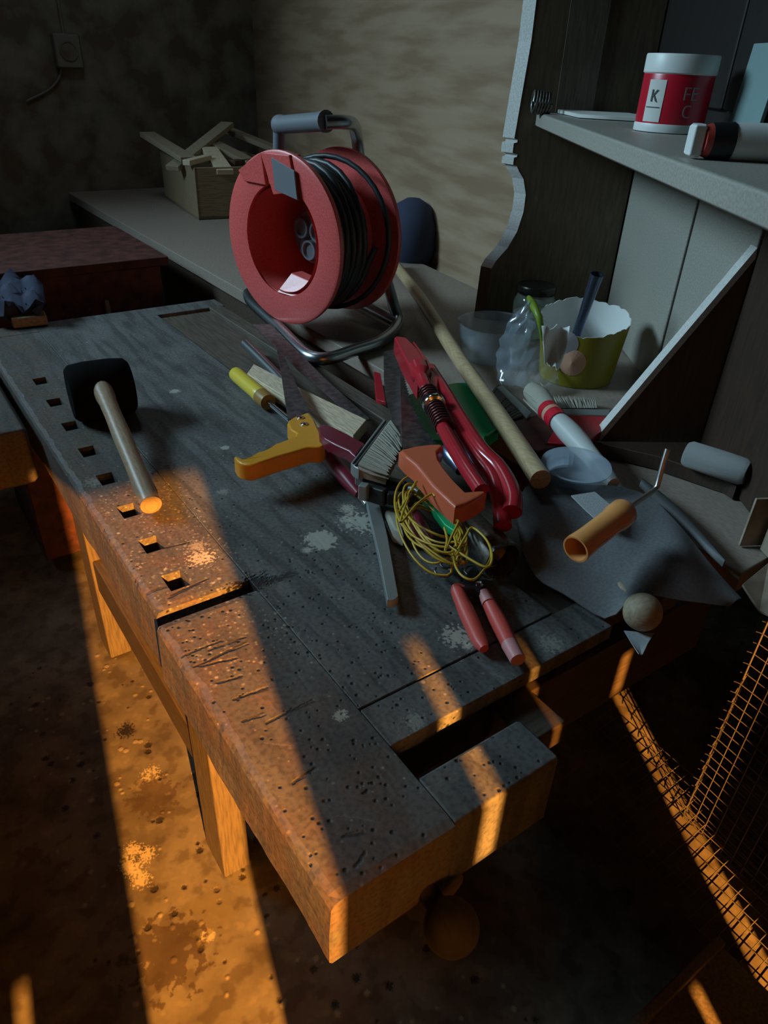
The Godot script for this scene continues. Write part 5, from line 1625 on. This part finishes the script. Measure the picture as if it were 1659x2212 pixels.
	g.slab([Vector3(0.7798, 0.87, -0.734), Vector3(0.8419, 0.87, -0.7332), Vector3(0.8227, 0.87, -0.6733), Vector3(0.7955, 0.87, -0.633), Vector3(0.7445, 0.87, -0.6365), Vector3(0.7414, 0.87, -0.6831)], Vector3(0, -0.014, 0), 0.003)
	part(w2, "stock", g, M.red_brown)
	# translucent dish
	var dc := Vector3(0.7036, 0.902, -0.5311)
	g = Geo.new()
	var ax := (Vector3(0.7415, 0.902, -0.5085) - Vector3(0.6688, 0.902, -0.5579)) * 0.5
	var az := (Vector3(0.6838, 0.902, -0.498) - Vector3(0.7391, 0.902, -0.5728)) * 0.5
	var bs := Basis(ax, Vector3.UP, az)
	g.lathe(Transform3D(bs, dc), [Vector2(0, -0.022), Vector2(0.72, -0.022), Vector2(0.8, -0.018), Vector2(0.95, 0.002), Vector2(1.06, 0.004), Vector2(1.07, 0.006), Vector2(1.05, 0.008), Vector2(0.93, 0.005), Vector2(0.78, -0.014), Vector2(0.7, -0.018), Vector2(0, -0.018)], 36)
	whole("plastic_dish", g, M.milky, "shallow translucent plastic dish on the corner of the grey sheet", "dish")
	# grey sandpaper sheet
	var lo := resample([Vector3(0.5814, 0.868, -0.51), Vector3(0.5477, 0.868, -0.4654), Vector3(0.5258, 0.864, -0.4182), Vector3(0.5322, 0.863, -0.3802), Vector3(0.5434, 0.858, -0.3324), Vector3(0.5636, 0.874, -0.326), Vector3(0.5892, 0.88, -0.3186), Vector3(0.6171, 0.876, -0.2968), Vector3(0.6519, 0.868, -0.2781), Vector3(0.6742, 0.86, -0.2708)], 28)
	var hi := resample([Vector3(0.6063, 0.878, -0.5345), Vector3(0.6329, 0.885, -0.5503), Vector3(0.67, 0.89, -0.5496), Vector3(0.6928, 0.89, -0.5127), Vector3(0.7411, 0.886, -0.4859), Vector3(0.7574, 0.884, -0.4491), Vector3(0.7388, 0.882, -0.3909), Vector3(0.7076, 0.876, -0.3237), Vector3(0.6949, 0.872, -0.2903), Vector3(0.6918, 0.866, -0.2681)], 28)
	rows = []
	for i in 14:
		var row := []
		for k in 28:
			var v := i / 13.0
			var q: Vector3 = lo[k].lerp(hi[k], v)
			q.y += 0.012 * sin(PI * v) * sin(PI * k / 27.0) + 0.003 * sin(k * 0.9 + v * 3.0) * sin(PI * v)
			row.append(q)
		rows.append(row)
	g = Geo.new()
	g.sheet(rows, 0.0015)
	var sh := whole("abrasive_sheet", g, M.sheet_grey, "large curled grey abrasive sheet hanging over the bench's back corner", "sheet")
	g = Geo.new()
	g.slab([Vector3(0.6428, 0.9035, -0.4831), Vector3(0.6759, 0.9035, -0.4737), Vector3(0.6649, 0.9035, -0.4313), Vector3(0.6333, 0.9035, -0.4121), Vector3(0.6246, 0.9035, -0.4221), Vector3(0.633, 0.9035, -0.4532)], Vector3(0, -0.0015, 0), 0.0)
	part(sh, "painted_light_patch", g, M.sheet_pale, "patch of light painted on")
	g = Geo.new()
	rows = []
	for i in 6:
		var row := []
		for k in 10:
			var q := Vector3(0.7888, 0.872, -0.4854).lerp(Vector3(0.726, 0.866, -0.3143), k / 9.0)
			row.append(q + Vector3(0.03, 0, -0.012) * (i / 5.0) * sin(PI * (0.2 + k / 13.0)) + Vector3(0, 0.008 * sin(PI * i / 5.0), 0))
		rows.append(row)
	g.sheet(rows, 0.0015)
	whole("dark_sheet", g, M.dark_grey, "second darker sheet showing behind the curled grey sheet", "sheet")
	g = Geo.new()
	g.sheet([[Vector3(0.5532, 0.8505, -0.3136), Vector3(0.565, 0.8505, -0.3035), Vector3(0.5772, 0.8505, -0.2932)], [Vector3(0.5455, 0.8505, -0.2989), Vector3(0.5509, 0.8505, -0.2913), Vector3(0.5596, 0.8505, -0.2874)], [Vector3(0.511, 0.8752, -0.268), Vector3(0.5152, 0.8712, -0.268), Vector3(0.5182, 0.8709, -0.268)]], 0.0008)
	whole("paper_scrap", g, M.sheet_pale, "small grey triangular scrap stuck on the bench's end board", "paper")
	# mini roller: orange hollow handle, bent wire
	var mr := thing("mini_roller", "mini paint roller frame with a hollow orange handle and a bent wire", "paint roller", Vector3(0.6099, 0.9, -0.412))
	var h0 := Vector3(0.5302, 0.925, -0.3792)
	var h1 := Vector3(0.6184, 0.935, -0.3915)
	l = h0.distance_to(h1)
	g = Geo.new()
	g.lathe(along(h0, h1), [Vector2(0.0, 0.03), Vector2(0.0125, 0.03), Vector2(0.0135, 0.0), Vector2(0.0155, 0.0), Vector2(0.0158, 0.004), Vector2(0.0148, 0.02), Vector2(0.0145, l * 0.75), Vector2(0.0165, l * 0.85), Vector2(0.0165, l * 1.02), Vector2(0.013, l * 1.08), Vector2(0.004, l * 1.1), Vector2(0, l * 1.1)], 28)
	part(mr, "handle", g, M.roller_orange)
	g = Geo.new()
	g.tube([h1 + (h1 - h0).normalized() * 0.005, Vector3(0.6465, 0.94, -0.394), Vector3(0.6745, 0.945, -0.3951), Vector3(0.679, 0.95, -0.3948), Vector3(0.6827, 0.96, -0.3973), Vector3(0.6883, 0.975, -0.4008), Vector3(0.6941, 0.99, -0.4038)], 0.0032, 10)
	part(mr, "wire", g, M.wire)
	# fleece sleeve
	var s0 := Vector3(0.8907, 0.8945, -0.4901)
	var s1 := Vector3(0.913, 0.8945, -0.4068)
	var sl := thing("roller_sleeve", "white fluffy roller sleeve lying in front of the leaning brown panel", "roller sleeve", s0)
	g = Geo.new()
	l = s0.distance_to(s1)
	g.lathe(along(s0, s1), [Vector2(0.008, 0.0), Vector2(0.016, 0.001), Vector2(0.019, 0.006), Vector2(0.0195, l * 0.5), Vector2(0.019, l - 0.006), Vector2(0.016, l), Vector2(0.008, l), Vector2(0.0075, l - 0.02), Vector2(0.0075, 0.02), Vector2(0.008, 0.0)], 28)
	part(sl, "fleece", g, M.fleece)
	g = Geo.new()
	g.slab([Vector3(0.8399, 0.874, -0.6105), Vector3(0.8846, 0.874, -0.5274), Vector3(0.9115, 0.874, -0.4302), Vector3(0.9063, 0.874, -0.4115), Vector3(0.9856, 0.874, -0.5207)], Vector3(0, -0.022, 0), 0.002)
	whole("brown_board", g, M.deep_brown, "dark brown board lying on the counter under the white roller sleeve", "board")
	# lit small box at the right edge
	var k := Vector3(0.7928, 0.852, -0.3027)
	var bx := thing("card_box", "small open cardboard box lit orange at the right end of the counter", "box", k)
	g = Geo.new()
	g.box(k + Vector3(0.045, 0.035, -0.02), Vector3(0.07, 0.07, 0.004), Basis.from_euler(Vector3(0, -0.5, 0)), 0.001)
	g.box(k + Vector3(0.02, 0.02, 0.005), Vector3(0.004, 0.04, 0.05), Basis.from_euler(Vector3(0, -0.5, 0)), 0.001)
	part(bx, "side", g, M.cardboard)
	g = Geo.new()
	g.slab([Vector3(0.7251, 0.86, -0.2856), Vector3(0.7894, 0.862, -0.2921), Vector3(0.7749, 0.862, -0.2334), Vector3(0.7104, 0.855, -0.2274), Vector3(0.7119, 0.85, -0.2537)], Vector3(0, -0.003, 0), 0.0005)
	whole("card_sheet", g, M.cardboard, "pale card hanging over the counter's end at the right", "card")

# ---------------------------------------------------------------- wire mesh and blocks on the floor
func build_floor_things() -> void:
	var cg := thing("wire_cage", "open rusty wire mesh cage standing on the floor beside the bench end", "wire cage", Vector3(1.25, 0, -0.2))
	var o := Vector3(1.1153, 0, -0.3804)
	var up := Vector3(0.012, 0.62, 0.0)
	var v := Vector3(-0.035, 0, 0.36)
	var x := Vector3(0.3, 0, -0.07)
	for s in [[o, up, v], [o + x, up, v], [o, up * 0.66, x], [o + Vector3(0, 0.004, 0), x, v], [Vector3(0.93, 0.028, -0.7), Vector3(0.27, 0.01, 0.0), Vector3(-0.02, 0.0, 0.66)]]:
		var rng := RandomNumberGenerator.new()
		rng.seed = 3
		var nu := int(s[1].length() / 0.024)
		var nv := int(s[2].length() / 0.024)
		var g := Geo.new()
		for i in nu + 1:
			var p: Vector3 = s[0] + s[1] * (float(i) / nu) + Vector3(rng.randf_range(-0.002, 0.002), 0, rng.randf_range(-0.002, 0.002))
			g.tube([p - s[2].normalized() * 0.011 + Vector3(0, -0.004, 0), p, p + s[2] * 0.5 + Vector3(0.002 * sin(i * 3.0), 0, 0), p + s[2]], 0.0011, 5, false)
		for i in nv + 1:
			var p: Vector3 = s[0] + s[2] * (float(i) / nv)
			g.tube([p, p + s[1] * 0.5 + Vector3(0.003 * sin(i * 2.0), 0, 0), p + s[1]], 0.0018 if i == 0 else 0.0011, 5, false)
		part(cg, "mesh_panel", g, M.mesh_wire)
	var g := Geo.new()
	g.slab([Vector3(0.9387, 0.012, -0.3706), Vector3(0.9515, 0.012, -0.3693), Vector3(0.9363, 0.012, -0.326), Vector3(0.923, 0.012, -0.3269)], Vector3(0, -0.012, 0), 0.001)
	whole("floor_chip", g, M.leg_wood, "small pale wood chip on the dark floor between the bench end and the wire cage", "wood chip")
	var lb := thing("low_box", "low dark wooden box on the floor with a strip of light across its lid", "box", Vector3(0.72, 0, 0.03))
	g = Geo.new()
	g.box(Vector3(0.635, 0.13, 0.03), Vector3(0.21, 0.26, 0.34), Basis.IDENTITY, 0.003)
	part(lb, "body", g, M.dark_wood)
	g = Geo.new()
	g.box(Vector3(0.635, 0.27, 0.03), Vector3(0.23, 0.02, 0.34), Basis.IDENTITY, 0.002)
	part(lb, "lid", g, M.leg_wood)
	g = Geo.new()
	g.box(Vector3(0.635, 0.287, -0.143), Vector3(0.23, 0.014, 0.014), Basis.IDENTITY, 0.002)
	part(lb, "ledge", g, M.leg_wood)

func build_lamp() -> void:
	var at := Vector3(-0.55, 1.9, 2.65)
	var t := thing("pendant_lamp", "bare bulb hanging in the lobby behind the plank wall", "lamp", at + Vector3(0, -0.03, 0))
	var g := Geo.new()
	g.lathe(Transform3D(Basis.IDENTITY, at), ball(0.02))
	part(t, "bulb", g, M.bulb)
	g = Geo.new()
	g.lathe(Transform3D(Basis.IDENTITY, at + Vector3(0, 0.018, 0)), [Vector2(0, 0), Vector2(0.014, 0), Vector2(0.014, 0.04), Vector2(0, 0.045)], 20)
	part(t, "socket", g, M.black)
	g = Geo.new()
	g.tube([at + Vector3(0, 0.06, 0), Vector3(at.x, 2.6, at.z)], 0.003, 8)
	part(t, "flex", g, M.black)
	var l := OmniLight3D.new()
	l.name = "bulb_light"
	l.light_color = LAMP
	l.light_energy = LAMP_ENERGY
	l.light_size = 0.01
	l.omni_range = 12.0
	l.omni_attenuation = 2.0
	l.shadow_enabled = true
	t.add_child(l)
	l.global_position = at
